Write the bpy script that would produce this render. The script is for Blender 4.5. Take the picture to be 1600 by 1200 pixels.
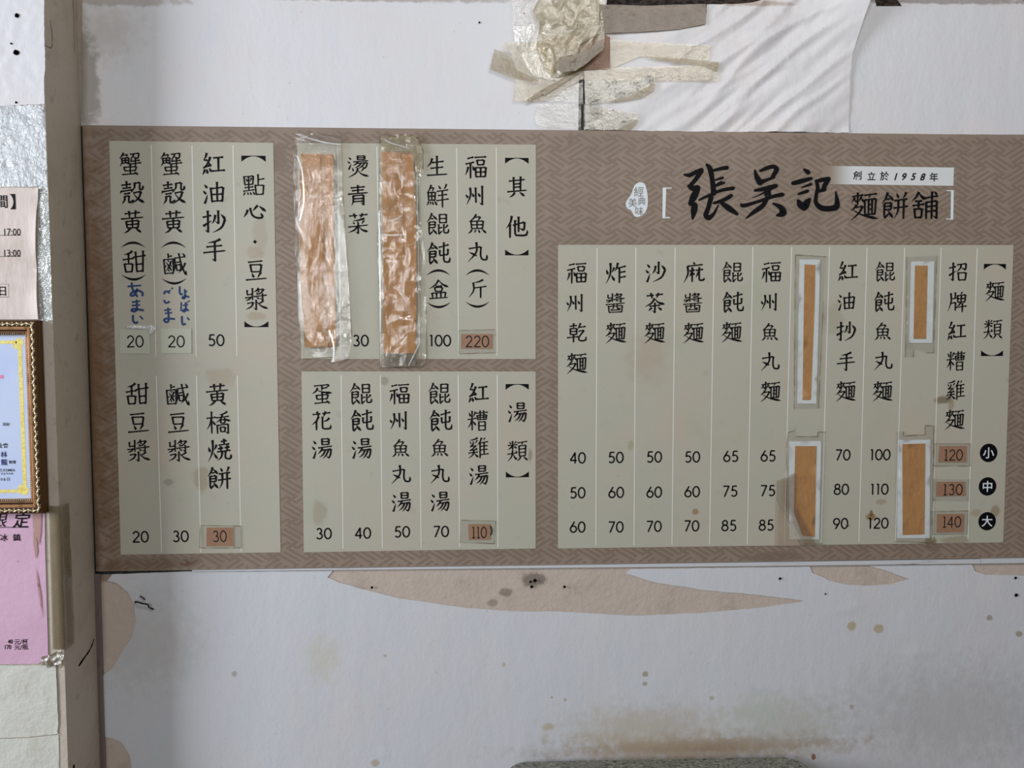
import bpy, math, random
from mathutils import Vector, Matrix, noise
from mathutils.geometry import delaunay_2d_cdt
random.seed(7)
SC = bpy.context.scene
for _o in list(bpy.data.objects): bpy.data.objects.remove(_o)

# ---------------------------------------------------------------- camera
F_PX, DIST, CAM_Z = 1200.0, 1.59, 1.63
def nrm(v): v = Vector(v); return v / v.length
EH = nrm((26200, -115, F_PX)); EV = Vector((42, 22100, F_PX)); EV = nrm(EV - EH*EV.dot(EH)); EN = EH.cross(EV)
CAM = Vector((0, -DIST, CAM_Z))
cd = bpy.data.cameras.new('camera'); cam = bpy.data.objects.new('camera', cd); SC.collection.objects.link(cam)
cd.sensor_width = 36; cd.lens = 36*F_PX/1600; cd.clip_start = .01
ax = [Vector((EH[i], EN[i], -EV[i])) for i in range(3)]
M = Matrix.Identity(4)
for r in range(3):
    M[r][0] = ax[0][r]; M[r][1] = -ax[1][r]; M[r][2] = -ax[2][r]; M[r][3] = CAM[r]
cam.matrix_world = M; SC.camera = cam

# ---------------------------------------------------------------- light
SC.view_settings.view_transform = 'Standard'; SC.view_settings.look = 'None'
SC.view_settings.gamma = 1; SC.view_settings.use_curve_mapping = False
SC.view_settings.exposure = 0.1
W = bpy.data.worlds.new('world'); SC.world = W; W.use_nodes = True
W.node_tree.nodes['Background'].inputs[0].default_value = (1, .96, .91, 1)
W.node_tree.nodes['Background'].inputs[1].default_value = .095
def area(name, loc, target, sx, sy, power, col):
    l = bpy.data.lights.new(name, 'AREA'); l.shape = 'RECTANGLE'; l.size = sx; l.size_y = sy; l.energy = power; l.color = col
    o = bpy.data.objects.new(name, l); SC.collection.objects.link(o); o.location = loc
    o.rotation_euler = (Vector(target)-Vector(loc)).to_track_quat('-Z', 'Y').to_euler()
    return o
area('shopfront_daylight', (-4.2, -2.1, 2.25), (0, 0, 1.7), 1.5, 1.7, 175, (.9, .95, 1))   # open shop front, left of the camera
area('overhead_fill_light', (.75, -1.9, 3.0), (.5, 0, 1.4), 1.4, .6, 18, (1, .96, .9))       # unseen fill added overhead to lift the right side

area('rear_window_light', (-1.08, -3.45, 2.12), (-.3, 0, 1.8), .32, .62, 20, (.95, .98, 1))           # window behind the camera

def U(px, py, d=0.0):
    """photo pixel -> point on the plane y = -d (d = distance in front of the wall)"""
    r = Vector((px-800, py-600, F_PX)); w = Vector((r.dot(EH), r.dot(EN), -r.dot(EV)))
    return CAM + w*((-d-CAM.y)/w.y)
def UH(px, py, z):
    r = Vector((px-800, py-600, F_PX)); w = Vector((r.dot(EH), r.dot(EN), -r.dot(EV)))
    return CAM + w*((z-CAM.z)/w.z)
def proj(p):
    q = Vector(p)-CAM; c = ax[0]*q.x
    x = q.dot(ax[0]); y = q.dot(ax[1]); z = q.dot(ax[2])
    return 800+F_PX*x/z, 600+F_PX*y/z
MPP = DIST/F_PX      # metres per photo pixel on the wall, near the middle

# ---------------------------------------------------------------- materials
def lin(c): c /= 255; return c/12.92 if c <= .04045 else ((c+.055)/1.055)**2.4
def col(c, k=1.0): return tuple(min(.95, lin(v)*k) for v in c)+(1,)
class NT:
    def __init__(s, name):
        s.m = bpy.data.materials.new(name); s.m.use_nodes = True; s.t = s.m.node_tree
        s.t.nodes.clear(); s.out = s.n('ShaderNodeOutputMaterial')
        s.pos = s.n('ShaderNodeNewGeometry').outputs['Position']
    def n(s, ty, **kw):
        o = s.t.nodes.new(ty)
        for k, v in kw.items():
            if hasattr(o, k): setattr(o, k, v)
        return o
    def l(s, a, b): s.t.links.new(a, b)
    def math(s, op, a, b=None, c=None, clamp=False):
        o = s.n('ShaderNodeMath', operation=op, use_clamp=clamp)
        for i, v in enumerate((a, b, c)):
            if v is None: continue
            if isinstance(v, (int, float)): o.inputs[i].default_value = v
            else: s.l(v, o.inputs[i])
        return o.outputs[0]
    def noise(s, scale, detail=4, rough=.55, stretch=(1, 1, 1), off=(0, 0, 0)):
        mp = s.n('ShaderNodeMapping'); mp.inputs['Scale'].default_value = stretch; mp.inputs['Location'].default_value = off
        s.l(s.pos, mp.inputs['Vector']); o = s.n('ShaderNodeTexNoise')
        o.inputs['Scale'].default_value = scale; o.inputs['Detail'].default_value = detail; o.inputs['Roughness'].default_value = rough
        s.l(mp.outputs[0], o.inputs['Vector']); return o.outputs['Fac']
    def step(s, v, lo, hi):
        o = s.n('ShaderNodeMapRange'); o.interpolation_type = 'SMOOTHSTEP'
        s.l(v, o.inputs[0]); o.inputs[1].default_value = lo; o.inputs[2].default_value = hi; return o.outputs[0]
    def mix(s, f, a, b):
        o = s.n('ShaderNodeMix', data_type='RGBA')
        if isinstance(f, (int, float)): o.inputs[0].default_value = f
        else: s.l(f, o.inputs[0])
        for i, v in ((6, a), (7, b)):
            if isinstance(v, tuple): o.inputs[i].default_value = v
            else: s.l(v, o.inputs[i])
        return o.outputs[2]

def mat(name, c, rough=.6, var=(), spots=(), bump=(), spec=.4, metal=0, coat=0, k=1.0):
    """c base colour (0-255); var (scale, colour, lo, hi, amount[, stretch]) worn or dirty areas;
    spots (x px, y px, rx px, ry px, colour, amount) stains and painted shade with a place of their own; bump (scale, distance[, stretch])"""
    N = NT(name); base = col(c, k)
    for i, v in enumerate(var):
        f = N.step(N.noise(v[0], 5, .6, v[5] if len(v) > 5 else (1, 1, 1), (i*3.1, 0, i*1.7)), v[2], v[3])
        base = N.mix(N.math('MULTIPLY', f, v[4]), base, col(v[1], k))
    if spots:
        wob = N.math('MULTIPLY', N.math('SUBTRACT', N.noise(45, 4, .6), .5), 1.3)
        for x, y, rx, ry, c2, a in spots:
            p = U(x, y)
            mp = N.n('ShaderNodeMapping'); mp.vector_type = 'POINT'
            sx, sz = 1/(rx*MPP), 1/(ry*MPP)
            mp.inputs['Scale'].default_value = (sx, 0, sz); mp.inputs['Location'].default_value = (-p.x*sx, 0, -p.z*sz)
            N.l(N.pos, mp.inputs['Vector']); ln = N.n('ShaderNodeVectorMath', operation='LENGTH'); N.l(mp.outputs[0], ln.inputs[0])
            f = N.step(N.math('ADD', ln.outputs['Value'], wob), 1.05, .55 if min(rx, ry) < 30 else .1)
            base = N.mix(N.math('MULTIPLY', f, a), base, col(c2, k))
    b = N.n('ShaderNodeBsdfPrincipled')
    if isinstance(base, tuple): b.inputs['Base Color'].default_value = base
    else: N.l(base, b.inputs['Base Color'])
    b.inputs['Roughness'].default_value = rough; b.inputs['Specular IOR Level'].default_value = spec
    b.inputs['Metallic'].default_value = metal; b.inputs['Coat Weight'].default_value = coat
    nv = None
    for bm in bump:
        o = N.n('ShaderNodeBump'); o.inputs['Strength'].default_value = 1; o.inputs['Distance'].default_value = bm[1]
        N.l(N.noise(bm[0], 5, .6, bm[2] if len(bm) > 2 else (1, 1, 1)), o.inputs['Height'])
        if nv is not None: N.l(nv, o.inputs['Normal'])
        nv = o.outputs[0]
    if nv is not None: N.l(nv, b.inputs['Normal'])
    N.l(b.outputs[0], N.out.inputs[0]); return N.m

def schlick(N, nv=None, base=.04):
    # reflectance that is the same from both sides of a thin film
    lw = N.n('ShaderNodeLayerWeight'); lw.inputs[0].default_value = .5
    if nv is not None: N.l(nv, lw.inputs['Normal'])
    return N.math('MULTIPLY_ADD', N.math('POWER', lw.outputs['Facing'], 5), 1-base, base, True)

def film(name, tint=(235, 232, 222), body=(190, 180, 160), opac=.08, gloss=.16, rough=.14, bump=(), mould=None):
    """clear or yellowed tape and plastic film: see-through, a little cloudy, shiny"""
    N = NT(name)
    tr = N.n('ShaderNodeBsdfTransparent'); tr.inputs[0].default_value = col(tint)
    df = N.n('ShaderNodeBsdfDiffuse'); df.inputs[0].default_value = col(body)
    gl = N.n('ShaderNodeBsdfGlossy'); gl.inputs['Roughness'].default_value = rough; gl.inputs[0].default_value = (1, 1, 1, 1)
    nv = None
    for bm in bump:
        o = N.n('ShaderNodeBump'); o.inputs['Distance'].default_value = bm[1]
        N.l(N.noise(bm[0], 5, .65, bm[2] if len(bm) > 2 else (1, 1, 1)), o.inputs['Height'])
        if nv is not None: N.l(nv, o.inputs['Normal'])
        nv = o.outputs[0]
    if nv is not None: N.l(nv, gl.inputs['Normal'])
    m1 = N.n('ShaderNodeMixShader'); N.l(tr.outputs[0], m1.inputs[1]); N.l(df.outputs[0], m1.inputs[2])
    op = N.math('MULTIPLY_ADD', N.noise(38, 5, .6), opac*1.2, opac*.4)
    if mould: op = N.math('MAXIMUM', op, N.math('MULTIPLY', N.step(N.noise(mould, 6, .7), .5, .62), .8))
    N.l(op, m1.inputs[0])
    g = schlick(N, nv, gloss)
    m2 = N.n('ShaderNodeMixShader'); N.l(g, m2.inputs[0]); N.l(m1.outputs[0], m2.inputs[1]); N.l(gl.outputs[0], m2.inputs[2])
    N.l(m2.outputs[0], N.out.inputs[0]); return N.m

# ---------------------------------------------------------------- object helpers
def tag(o, label=None, cat=None, group=None, kind=None):
    for k, v in (('label', label), ('category', cat), ('group', group), ('kind', kind)):
        if v: o[k] = v
    return o
def build(name, V, F, m, parent=None, smooth=False, **kw):
    """V in world space; origin goes to the foot of the thing, or to the parent's"""
    V = [Vector(v) for v in V]
    org = None
    if parent is None:
        xs = [v.x for v in V]; ys = [v.y for v in V]; zs = [v.z for v in V]
        org = Vector(((min(xs)+max(xs))/2, max(ys), min(zs))); off = org
    else: off = parent['_org']; off = Vector(off)
    me = bpy.data.meshes.new(name); me.from_pydata([v-off for v in V], [], F); me.materials.append(m)
    if smooth: me.polygons.foreach_set('use_smooth', [True]*len(me.polygons))
    me.update()
    o = bpy.data.objects.new(name, me); SC.collection.objects.link(o)
    if parent is None: o.location = org; o['_org'] = tuple(org)
    else: o.parent = parent; o['_org'] = tuple(off)
    return tag(o, **kw)
def empty(name, loc, label, cat, group=None):
    o = bpy.data.objects.new(name, None); SC.collection.objects.link(o); o.location = loc; o['_org'] = tuple(loc)
    o.empty_display_size = .05
    return tag(o, label, cat, group)
def box(x0, x1, y0, y1, z0, z1):
    V = [(x, y, z) for x in (x0, x1) for y in (y0, y1) for z in (z0, z1)]
    return V, [(0, 1, 3, 2), (4, 6, 7, 5), (0, 4, 5, 1), (2, 3, 7, 6), (0, 2, 6, 4), (1, 5, 7, 3)]
def inside(p, poly):
    c = False; n = len(poly)
    for i in range(n):
        a, b = poly[i], poly[i-1]
        if (a[1] > p[1]) != (b[1] > p[1]) and p[0] < (b[0]-a[0])*(p[1]-a[1])/(b[1]-a[1])+a[0]: c = not c
    return c
def densify(P, res, jit=0):
    out = []
    for a, b in zip(P, P[1:]+P[:1]):
        n = max(1, int(math.dist(a, b)/res))
        for k in range(n):
            t = k/n; j = jit if k else 0
            out.append((a[0]+(b[0]-a[0])*t+random.uniform(-j, j), a[1]+(b[1]-a[1])*t+random.uniform(-j, j)))
    return out
def tri(outline, holes=(), res=8, jit=0, inner=True):
    """triangulated sheet in pixel space"""
    loops = [densify(outline, res, jit)]+[densify(h, res, jit) for h in holes]
    V = []; E = []
    for L in loops:
        b = len(V); V += L; E += [(b+i, b+(i+1) % len(L)) for i in range(len(L))]
    xs = [p[0] for p in loops[0]]; ys = [p[1] for p in loops[0]]
    if inner:
        y = min(ys)+res*.6; r = 0
        while y < max(ys):
            x = min(xs)+res*(.5+.5*(r % 2))
            while x < max(xs):
                p = (x+random.uniform(-1, 1)*res*.15, y+random.uniform(-1, 1)*res*.15)
                if inside(p, loops[0]) and not any(inside(p, h) for h in loops[1:]): V.append(p)
                x += res
            y += res*.87; r += 1
    vs, _, fs, *_r = delaunay_2d_cdt([Vector(v) for v in V], E, [], 0, 1e-5)
    out = []
    for f in fs:
        c = (sum(vs[i].x for i in f)/len(f), sum(vs[i].y for i in f)/len(f))
        if inside(c, loops[0]) and not any(inside(c, h) for h in loops[1:]): out.append(tuple(f))
    return [tuple(v) for v in vs], out
def sheet(name, outline, d, m, parent=None, disp=None, res=8, jit=0, holes=(), thick=.0003, smooth=True, inner=True, **kw):
    """thin sheet hung at distance d, outline given where it stands on that plane; disp(px,py) lifts it, metres"""
    P, F = tri(outline, holes, res, jit, inner)
    V = []
    for x, y in P:
        p = U(x, y, d); p.y -= (disp(x, y) if disp else 0); V.append(p)
    G2 = []
    for f in F:   # front faces look to the room (-y)
        a, b, c = (V[i] for i in f[:3]); G2.append(f if (b-a).cross(c-a).y < 0 else tuple(reversed(f)))
    if thick:     # closed body: back side and rim
        n = len(V); bk = [v+Vector((0, thick, 0)) for v in V]; cnt = {}   # rim has its own points, so the face shades flat to its edge
        for f in G2:
            for i in range(len(f)): cnt[(f[i], f[(i+1) % len(f)])] = 1
        V2 = V+bk; rim = []; dup = {}
        for a, b in cnt:
            if (b, a) in cnt: continue
            for q in (a, b):
                if q not in dup: dup[q] = len(V2); V2 += [V[q], bk[q]]
            rim.append((dup[b], dup[a], dup[a]+1, dup[b]+1))
        o = build(name, V2, G2+[tuple(i+n for i in reversed(f)) for f in G2]+rim, m, parent, False, **kw)
        if smooth:
            k = len(G2)
            for i in range(k): o.data.polygons[i].use_smooth = True
        return o
    return build(name, V, G2, m, parent, smooth, **kw)
def slab(name, corners, d, thick, m, parent=None, **kw):
    """flat board or label: corner pixels, back at distance d, given thickness"""
    A = [U(x, y, d+thick) for x, y in corners]; n = len(A)
    B = [Vector((a.x, -d, a.z)) for a in A]
    F = [tuple(range(n)), tuple(reversed(range(n, 2*n)))]+[((i+1) % n, i, i+n, (i+1) % n+n) for i in range(n)]
    if (A[1]-A[0]).cross(A[2]-A[0]).y > 0: F = [tuple(reversed(f)) for f in F]
    return build(name, A+B, F, m, parent, **kw)
def nz(x, y, s, seed=0): return noise.noise(Vector((x*s, y*s, seed)))
def ridge(x, y, sx, sy, seed=0):
    return 1-abs(noise.noise(Vector((x*sx, y*sy, seed))))*2
# Brush-written characters: strokes in a 100 x 100 box, y down.  h flat, v upright, k upright with hook,
# p falling left, n falling right, d dot, c even curve.  @name x0 y0 x1 y1 sets a component in a box.
G = {
'口': 'v4 2 14 98;h6 8 92 8;v94 6 86 98;h14 92 88 92',
'日': 'v8 2 8 100;h8 5 92 5;v92 3 92 100;h10 48 90 48;h10 93 90 93',
'田': 'v5 2 10 98;h5 6 95 6;v95 4 90 98;v50 6 50 92;h8 48 92 48;h10 92 90 92',
'工': 'h12 10 88 6;v50 10 50 88;h0 92 100 88',
'_si': 'p50 0 38 18 18 30;h18 31 56 34;p84 18 52 50 12 66;h12 67 78 56;d66 44 88 62;p28 74 20 86 4 98;d46 72 54 94;d70 68 90 86',
'_sui': 'd22 4 62 22;d4 34 44 52;p20 98 36 86 62 54',
'_huo': 'd8 32 24 56;p86 22 76 36 60 46;p48 0 50 42 32 74 2 100;d56 60 92 88',
'木': 'h0 30 100 26;v52 0 52 100;p50 32 32 60 0 80;d58 42 92 62',
'米': 'd14 8 34 30;p88 5 64 32;h0 44 100 38;v50 0 50 100;p48 46 28 70 0 86;d56 52 94 74',
'_shi': 'p48 0 30 24 0 42;d50 8 96 32;h38 26 64 26;h22 42 78 40;v78 40 78 66;h22 54 76 53;h22 67 78 66;v22 42 22 94;p22 98 44 90 66 78;d50 70 94 98',
'_qi': 'h22 10 92 4;h2 34 98 26;v56 32 56 98;p30 46 20 64 0 82;d80 42 96 64',
'畐': 'h5 6 95 4;@口 20 17 82 42;@田 6 50 96 98',
'州': 'p22 10 24 50 4 96;d0 44 12 62;v50 10 52 88;d32 38 42 58;k84 2 84 98;d62 38 74 58',
'魚': 'p46 0 30 22 6 40;h34 16 66 14;p68 14 60 26 52 34;@田 14 34 86 78;p22 80 16 90 2 100;p42 82 36 98;d56 80 64 98;d74 78 98 100',
'丸': 'p44 0 44 50 0 100;h6 32 68 24;c68 24 66 66 74 88 92 90 98 88 98 64;d8 50 46 70',
'乾': 'h14 15 52 12;v34 0 34 24;@日 14 26 54 60;h0 74 60 70;v34 60 34 100;p70 0 64 16 54 32;h64 22 98 18;h60 42 90 38;c88 40 62 74 66 90 96 90 98 70',
'_mai': 'h6 15 48 9;v26 0 26 46;p16 18 4 36;d14 24 22 36;p40 14 30 34;d38 20 50 36;p22 44 14 56 0 66;h20 54 46 50;p46 50 30 76 2 100',
'麵': '@_mai 0 0 100 100;n12 64 44 82 104 97;h50 11 98 6;p74 8 66 22;v52 26 54 84;h52 28 94 24;v94 24 91 82;h54 81 92 79;v67 28 67 80;v80 27 80 80;h67 45 80 44;h67 62 80 61',
'昆': '@日 16 0 88 46;v14 50 14 96;p12 100 28 92 48 82;h14 70 46 66;p94 54 82 64 62 72;c60 50 60 88 70 94 98 92 100 74',
'屯': 'h5 24 92 12;v14 36 14 62;h14 62 84 58;v84 32 84 60;c50 0 48 76 56 92 96 92 100 70',
'餛': '@_shi 0 0 50 100;@昆 48 6 100 98',
'飩': '@_shi 0 0 50 100;@屯 50 0 104 98',
'并': 'd20 4 34 22;p84 0 76 14 62 24;h6 32 94 26;h0 60 100 54;p32 30 32 70 8 98;v70 28 70 102',
'餅': '@_shi 0 0 48 98;@并 46 0 104 100',
'紅': '@_si 0 0 46 100;@工 44 16 104 88',
'由': 'v50 0 50 92;v4 26 12 98;h6 32 94 26;v95 26 86 96;h12 60 88 58;h12 92 88 90',
'油': '@_sui 0 8 34 102;@由 34 0 98 98',
'_ti': 'h0 30 92 22;k54 0 54 98;p2 70 40 60 94 46',
'少': 'k48 0 48 60;p26 20 18 44 0 60;d68 18 100 42;p96 42 70 78 6 100',
'抄': '@_ti 0 0 42 100;@少 40 0 102 100',
'沙': '@_sui 0 8 36 102;@少 34 0 102 100',
'手': 'p78 0 54 10 20 16;h14 34 86 29;h0 60 100 53;k52 10 52 99',
'虫': 'v12 22 16 62;h12 26 88 20;v88 20 82 62;h16 60 84 58;v50 0 50 92;h0 96 84 88;d76 72 98 100',
'蛋': 'h10 8 86 3;p86 4 80 12 72 18;v50 6 50 32;h50 21 76 18;p28 18 20 34 0 48;n24 30 60 42 102 46;@虫 12 42 90 100',
'_cao': 'h5 50 46 42;v28 0 36 100;h56 40 98 26;p72 0 68 50 60 96',
'花': '@_cao 0 0 100 30;p36 28 22 52 0 70;v24 50 24 100;p92 36 80 48 60 56;c56 28 56 80 62 92 96 92 98 72',
'昜': '@日 24 0 82 32;h2 46 100 39;p32 44 22 60 0 76;h26 58 92 53;k92 53 88 80 76 98;p52 56 38 78 10 94;p74 56 60 80 34 100',
'湯': '@_sui 0 6 34 100;@昜 30 0 100 100',
'蟹': 'p20 0 12 14 0 26;h16 12 38 9;p38 9 30 20;p10 24 12 44 2 62;h12 26 42 22;k42 22 42 52;h12 36 40 34;h12 47 40 45;v27 24 27 48;h48 8 88 4;k88 4 84 24 74 26;p64 8 60 20 48 30;p56 30 48 42;h50 40 92 35;h46 52 98 46;v72 26 72 62;@虫 12 54 84 100',
'殼': 'h6 18 48 13;v28 0 28 28;h10 32 48 28;p4 42 0 54;h4 45 54 38;p54 38 46 50;h16 56 44 52;p18 66 18 82 6 100;h18 67 38 64;c38 64 36 90 42 93 60 82;p62 8 62 28 50 44;h62 10 86 7;c86 7 84 34 90 38 98 34 98 20;h56 52 90 46;p90 46 78 76 46 100;n58 56 76 78 104 96',
'黃': 'h16 15 86 10;v36 2 38 32;v66 0 63 32;h0 38 100 32;v22 48 26 80;h22 50 78 46;v78 46 75 80;v50 34 50 78;h26 64 76 62;h26 79 76 78;p40 80 30 92 12 102;d62 80 88 100',
'甜': 'p44 0 32 10 6 18;h0 40 50 34;v26 14 26 58;@口 6 56 46 98;h46 30 104 22;v58 4 62 98;v92 0 89 98;h62 62 89 60;h62 94 89 92',
'鹹': 'v22 0 22 22;h22 14 40 11;v2 26 6 94;h2 28 44 25;v44 25 44 92;h6 91 44 89;p36 34 24 60 10 82;d12 38 36 80;d21 30 24 38;d9 54 12 62;d33 52 36 60;d21 72 24 82;h50 22 100 16;p50 22 52 60 40 98;h58 42 78 39;@口 56 50 80 80;c70 0 80 50 100 102 100 78;p98 44 88 68 66 90;d86 0 98 14',
'點': 'v4 8 8 50;h4 11 48 8;v48 8 45 48;h8 48 46 46;v26 9 26 76;d14 18 20 34;p40 16 32 34;h6 62 48 58;h0 78 52 72;p8 84 0 100;d20 82 23 96;d32 82 37 96;d44 80 54 96;v70 0 70 50;h70 26 100 21;@口 54 48 98 98',
'心': 'p18 32 14 46 0 66;c30 24 38 56 60 70 86 68 76 48;p64 14 54 24 42 38;d70 16 100 42',
'豆': 'h12 8 84 3;@口 20 18 82 60;d30 64 40 86;p76 60 66 74 58 88;h0 97 104 91',
'_jiang': 'v10 14 10 54;h10 52 34 48;v34 0 34 96;h0 76 34 70;p24 74 18 88 2 98;p62 0 54 18 40 32;h58 16 86 10;p86 10 72 40 48 56;d56 22 66 32;d50 36 60 46;h40 68 100 58;k80 44 80 98;d52 72 64 88',
'漿': '@_jiang 0 0 100 58;k50 54 50 100;h10 70 36 65;p38 65 28 84 2 98;p84 58 74 66 56 74;n54 64 74 84 104 96',
'醬': '@_jiang 2 0 98 48;h0 58 100 52;v14 64 18 100;h14 68 86 64;v86 64 84 100;p40 54 40 74 28 84;c60 54 60 76 66 80 78 78;h26 87 76 86;h18 98 84 97',
'喬': 'p84 0 58 10 26 14;h4 28 96 22;p48 12 36 34 2 50;n54 22 72 36 106 44;@口 32 36 70 54;v10 60 12 102;h10 63 88 58;k88 58 88 102;@口 30 70 70 94',
'橋': '@木 0 0 42 100;@喬 40 2 102 100',
'堯': 'h28 13 74 9;v52 0 52 26;h12 29 92 24;h6 46 46 42;v26 34 28 58;h0 60 100 54;h56 42 94 38;v76 30 74 54;p38 60 30 84 0 100;c62 58 60 86 70 92 98 92 102 72',
'燒': '@_huo 0 4 46 102;@堯 42 0 102 98',
'燙': '@_sui 0 4 30 66;@昜 28 0 102 62;d24 58 30 74;p82 58 66 76;p50 58 42 82 4 104;n50 66 68 88 104 100',
'青': 'h14 14 86 9;v50 0 50 42;h20 28 80 24;h0 45 100 39;p26 52 26 80 18 102;h26 54 78 50;k78 50 78 100;h26 69 76 67;h26 83 76 81',
'菜': '@_cao 0 0 100 26;p82 26 56 34 22 38;d24 44 32 54;d46 40 52 52;p80 36 68 54;h0 68 100 60;k50 52 50 102;p46 66 30 84 0 96;n54 66 70 84 100 94',
'生': 'p26 12 18 36 0 54;h26 34 84 28;v50 0 50 94;h18 62 82 57;h0 97 102 93',
'羊': 'd18 6 36 24;p84 0 76 14 60 26;h4 34 98 28;h14 54 90 49;h0 78 104 71;v50 30 50 112',
'鮮': '@魚 0 2 50 96;@羊 46 0 102 96',
'盒': 'p50 0 32 26 0 46;n50 2 70 24 102 40;h34 34 68 32;@口 26 38 72 62;v14 68 18 94;h14 70 86 66;v86 66 82 94;v38 69 38 94;v61 68 61 94;h0 98 98 94',
'斤': 'p82 0 60 10 28 16;p26 14 28 60 0 98;h28 46 102 38;v68 42 68 104',
'福': '@_qi 0 0 42 104;@畐 40 0 100 100',
'其': 'h8 22 90 16;v32 2 33 72;v68 0 67 72;h33 38 67 36;h33 54 67 52;h0 76 100 70;p38 80 28 94 10 104;d62 78 88 100',
'他': 'p26 0 20 30 0 58;v18 38 18 102;h32 44 86 30;k86 30 84 62 76 66;v58 4 58 76;c42 20 42 84 50 90 94 90 98 66',
'曹': 'h2 14 100 10;v36 0 36 46;v64 0 64 46;v12 24 16 48;h12 26 88 23;v88 23 85 48;h14 36 86 34;h16 47 84 46;@日 20 56 82 104',
'糟': '@米 0 0 44 100;@曹 40 0 102 98',
'雞': 'p46 0 28 8 4 12;d6 18 14 28;d22 16 26 26;p44 12 34 28;p26 28 8 44;h8 44 28 40;p38 38 22 54 6 62;h6 63 42 58;d36 50 44 60;h0 76 48 71;p26 62 22 84 0 102;n28 76 38 88 50 98;p66 0 58 20 44 38;v58 26 58 104;p82 0 76 14;h58 26 98 21;h58 44 96 41;h58 62 96 59;h58 86 102 82;v78 24 78 84',
'類': '@米 2 0 50 50;h0 66 50 60;p26 50 20 80 0 102;n28 66 36 82 48 96;d40 50 48 58;h50 10 100 4;p76 8 70 22;v58 24 60 78;h58 26 92 23;v92 23 90 78;h58 42 90 40;h58 60 90 58;h58 77 90 76;p68 80 60 92 48 102;d80 80 102 100',
'乍': 'p28 0 18 24 0 44;h24 28 100 18;v42 24 42 104;h42 50 98 45;h42 76 100 70',
'炸': '@_huo 0 0 50 102;@乍 46 0 102 98',
'茶': '@_cao 4 0 96 28;p50 28 34 52 0 70;n50 28 70 50 104 60;h24 68 80 64;k52 50 52 102;p36 76 18 92;d68 74 88 90',
'麻': 'd46 0 56 12;h18 20 96 14;p18 20 20 60 0 102;h28 44 56 40;v42 26 42 100;p42 46 28 74;d44 52 54 64;h60 42 98 38;c78 26 78 84 82 92 102 90 102 78;p78 44 60 78',
'召': 'h4 10 90 4;k90 4 88 36 72 38;p42 8 36 30 0 52;@口 12 54 98 104',
'招': '@_ti 0 0 42 100;@召 42 4 100 96',
'牌': 'p14 4 16 50 0 100;h14 36 46 30;v38 0 38 34;h14 58 42 54;v40 54 40 98;p76 0 66 14;v50 16 53 54;h50 19 94 15;v94 15 91 54;v72 17 70 52;h52 35 91 34;h52 53 91 52;p68 54 62 66 48 72;h42 80 102 74;v78 58 78 106',
'舍': 'p52 0 34 18 0 34;n52 2 70 16 102 30;h24 36 80 34;h6 52 98 47;v52 34 52 66;@口 18 62 84 100',
'甫': 'h0 24 100 16;d70 0 92 12;v54 0 54 102;v10 38 12 102;h10 40 92 35;k92 35 92 100;h12 56 90 53;h12 74 90 71',
'舖': '@舍 0 0 50 98;@甫 50 0 100 100',
}
def catmull(P, n=6):
    if len(P) < 3: return [tuple(map(float, p)) for p in P]
    Q = [P[0]] + list(P) + [P[-1]]; out = []
    for i in range(1, len(Q) - 2):
        p0, p1, p2, p3 = Q[i-1:i+3]
        for k in range(n):
            t = k / n
            out.append(tuple(0.5 * (2*b + (c-a)*t + (2*a-5*b+4*c-d)*t*t + (3*b-a-3*c+d)*t**3)
                             for a, b, c, d in zip(p0, p1, p2, p3)))
    out.append(tuple(map(float, P[-1])))
    return out

def ribbon(P, W, out):
    """variable-width flat stroke: P points, W full widths; adds (verts, faces) in 2D to out"""
    V, F = out; b = len(V); n = len(P)
    for i in range(n):
        a, c = P[max(0, i-1)], P[min(n-1, i+1)]
        dx, dy = c[0]-a[0], c[1]-a[1]; L = math.hypot(dx, dy) or 1
        nx, ny = -dy/L*W[i]/2, dx/L*W[i]/2
        V.append((P[i][0]+nx, P[i][1]+ny)); V.append((P[i][0]-nx, P[i][1]-ny))
    for i in range(n-1):
        F.append((b+2*i, b+2*i+1, b+2*i+3, b+2*i+2))

def prof(t, kn):
    for (a, wa), (b, wb) in zip(kn, kn[1:]):
        if t <= b: return wa + (wb-wa)*(t-a)/max(1e-6, b-a)
    return kn[-1][1]

PROF = {'h': [(0, 7.5), (.1, 5.2), (.78, 5), (.92, 8), (1, 3)],
        'v': [(0, 9.5), (.12, 7.2), (.9, 6.6), (1, 4.5)],
        'k': [(0, 9.5), (.12, 7.2), (.9, 7), (1, 8)],
        'p': [(0, 9.5), (.15, 7.8), (.6, 6), (1, 1.2)],
        'n': [(0, 2.5), (.3, 5), (.8, 11), (1, 1)],
        'd': [(0, 2), (.65, 10), (1, 5)],
        'c': [(0, 9), (.1, 6.5), (.8, 7), (.88, 9.5), (1, 1)]}

def resample(P, n):
    L = [0]
    for a, b in zip(P, P[1:]): L.append(L[-1] + math.dist(a, b))
    out = []; j = 0
    for k in range(n+1):
        s = L[-1]*k/n
        while j < len(P)-2 and L[j+1] < s: j += 1
        t = (s-L[j])/max(1e-9, L[j+1]-L[j]); a, b = P[j], P[j+1]
        out.append((a[0]+(b[0]-a[0])*t, a[1]+(b[1]-a[1])*t))
    return out

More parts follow.
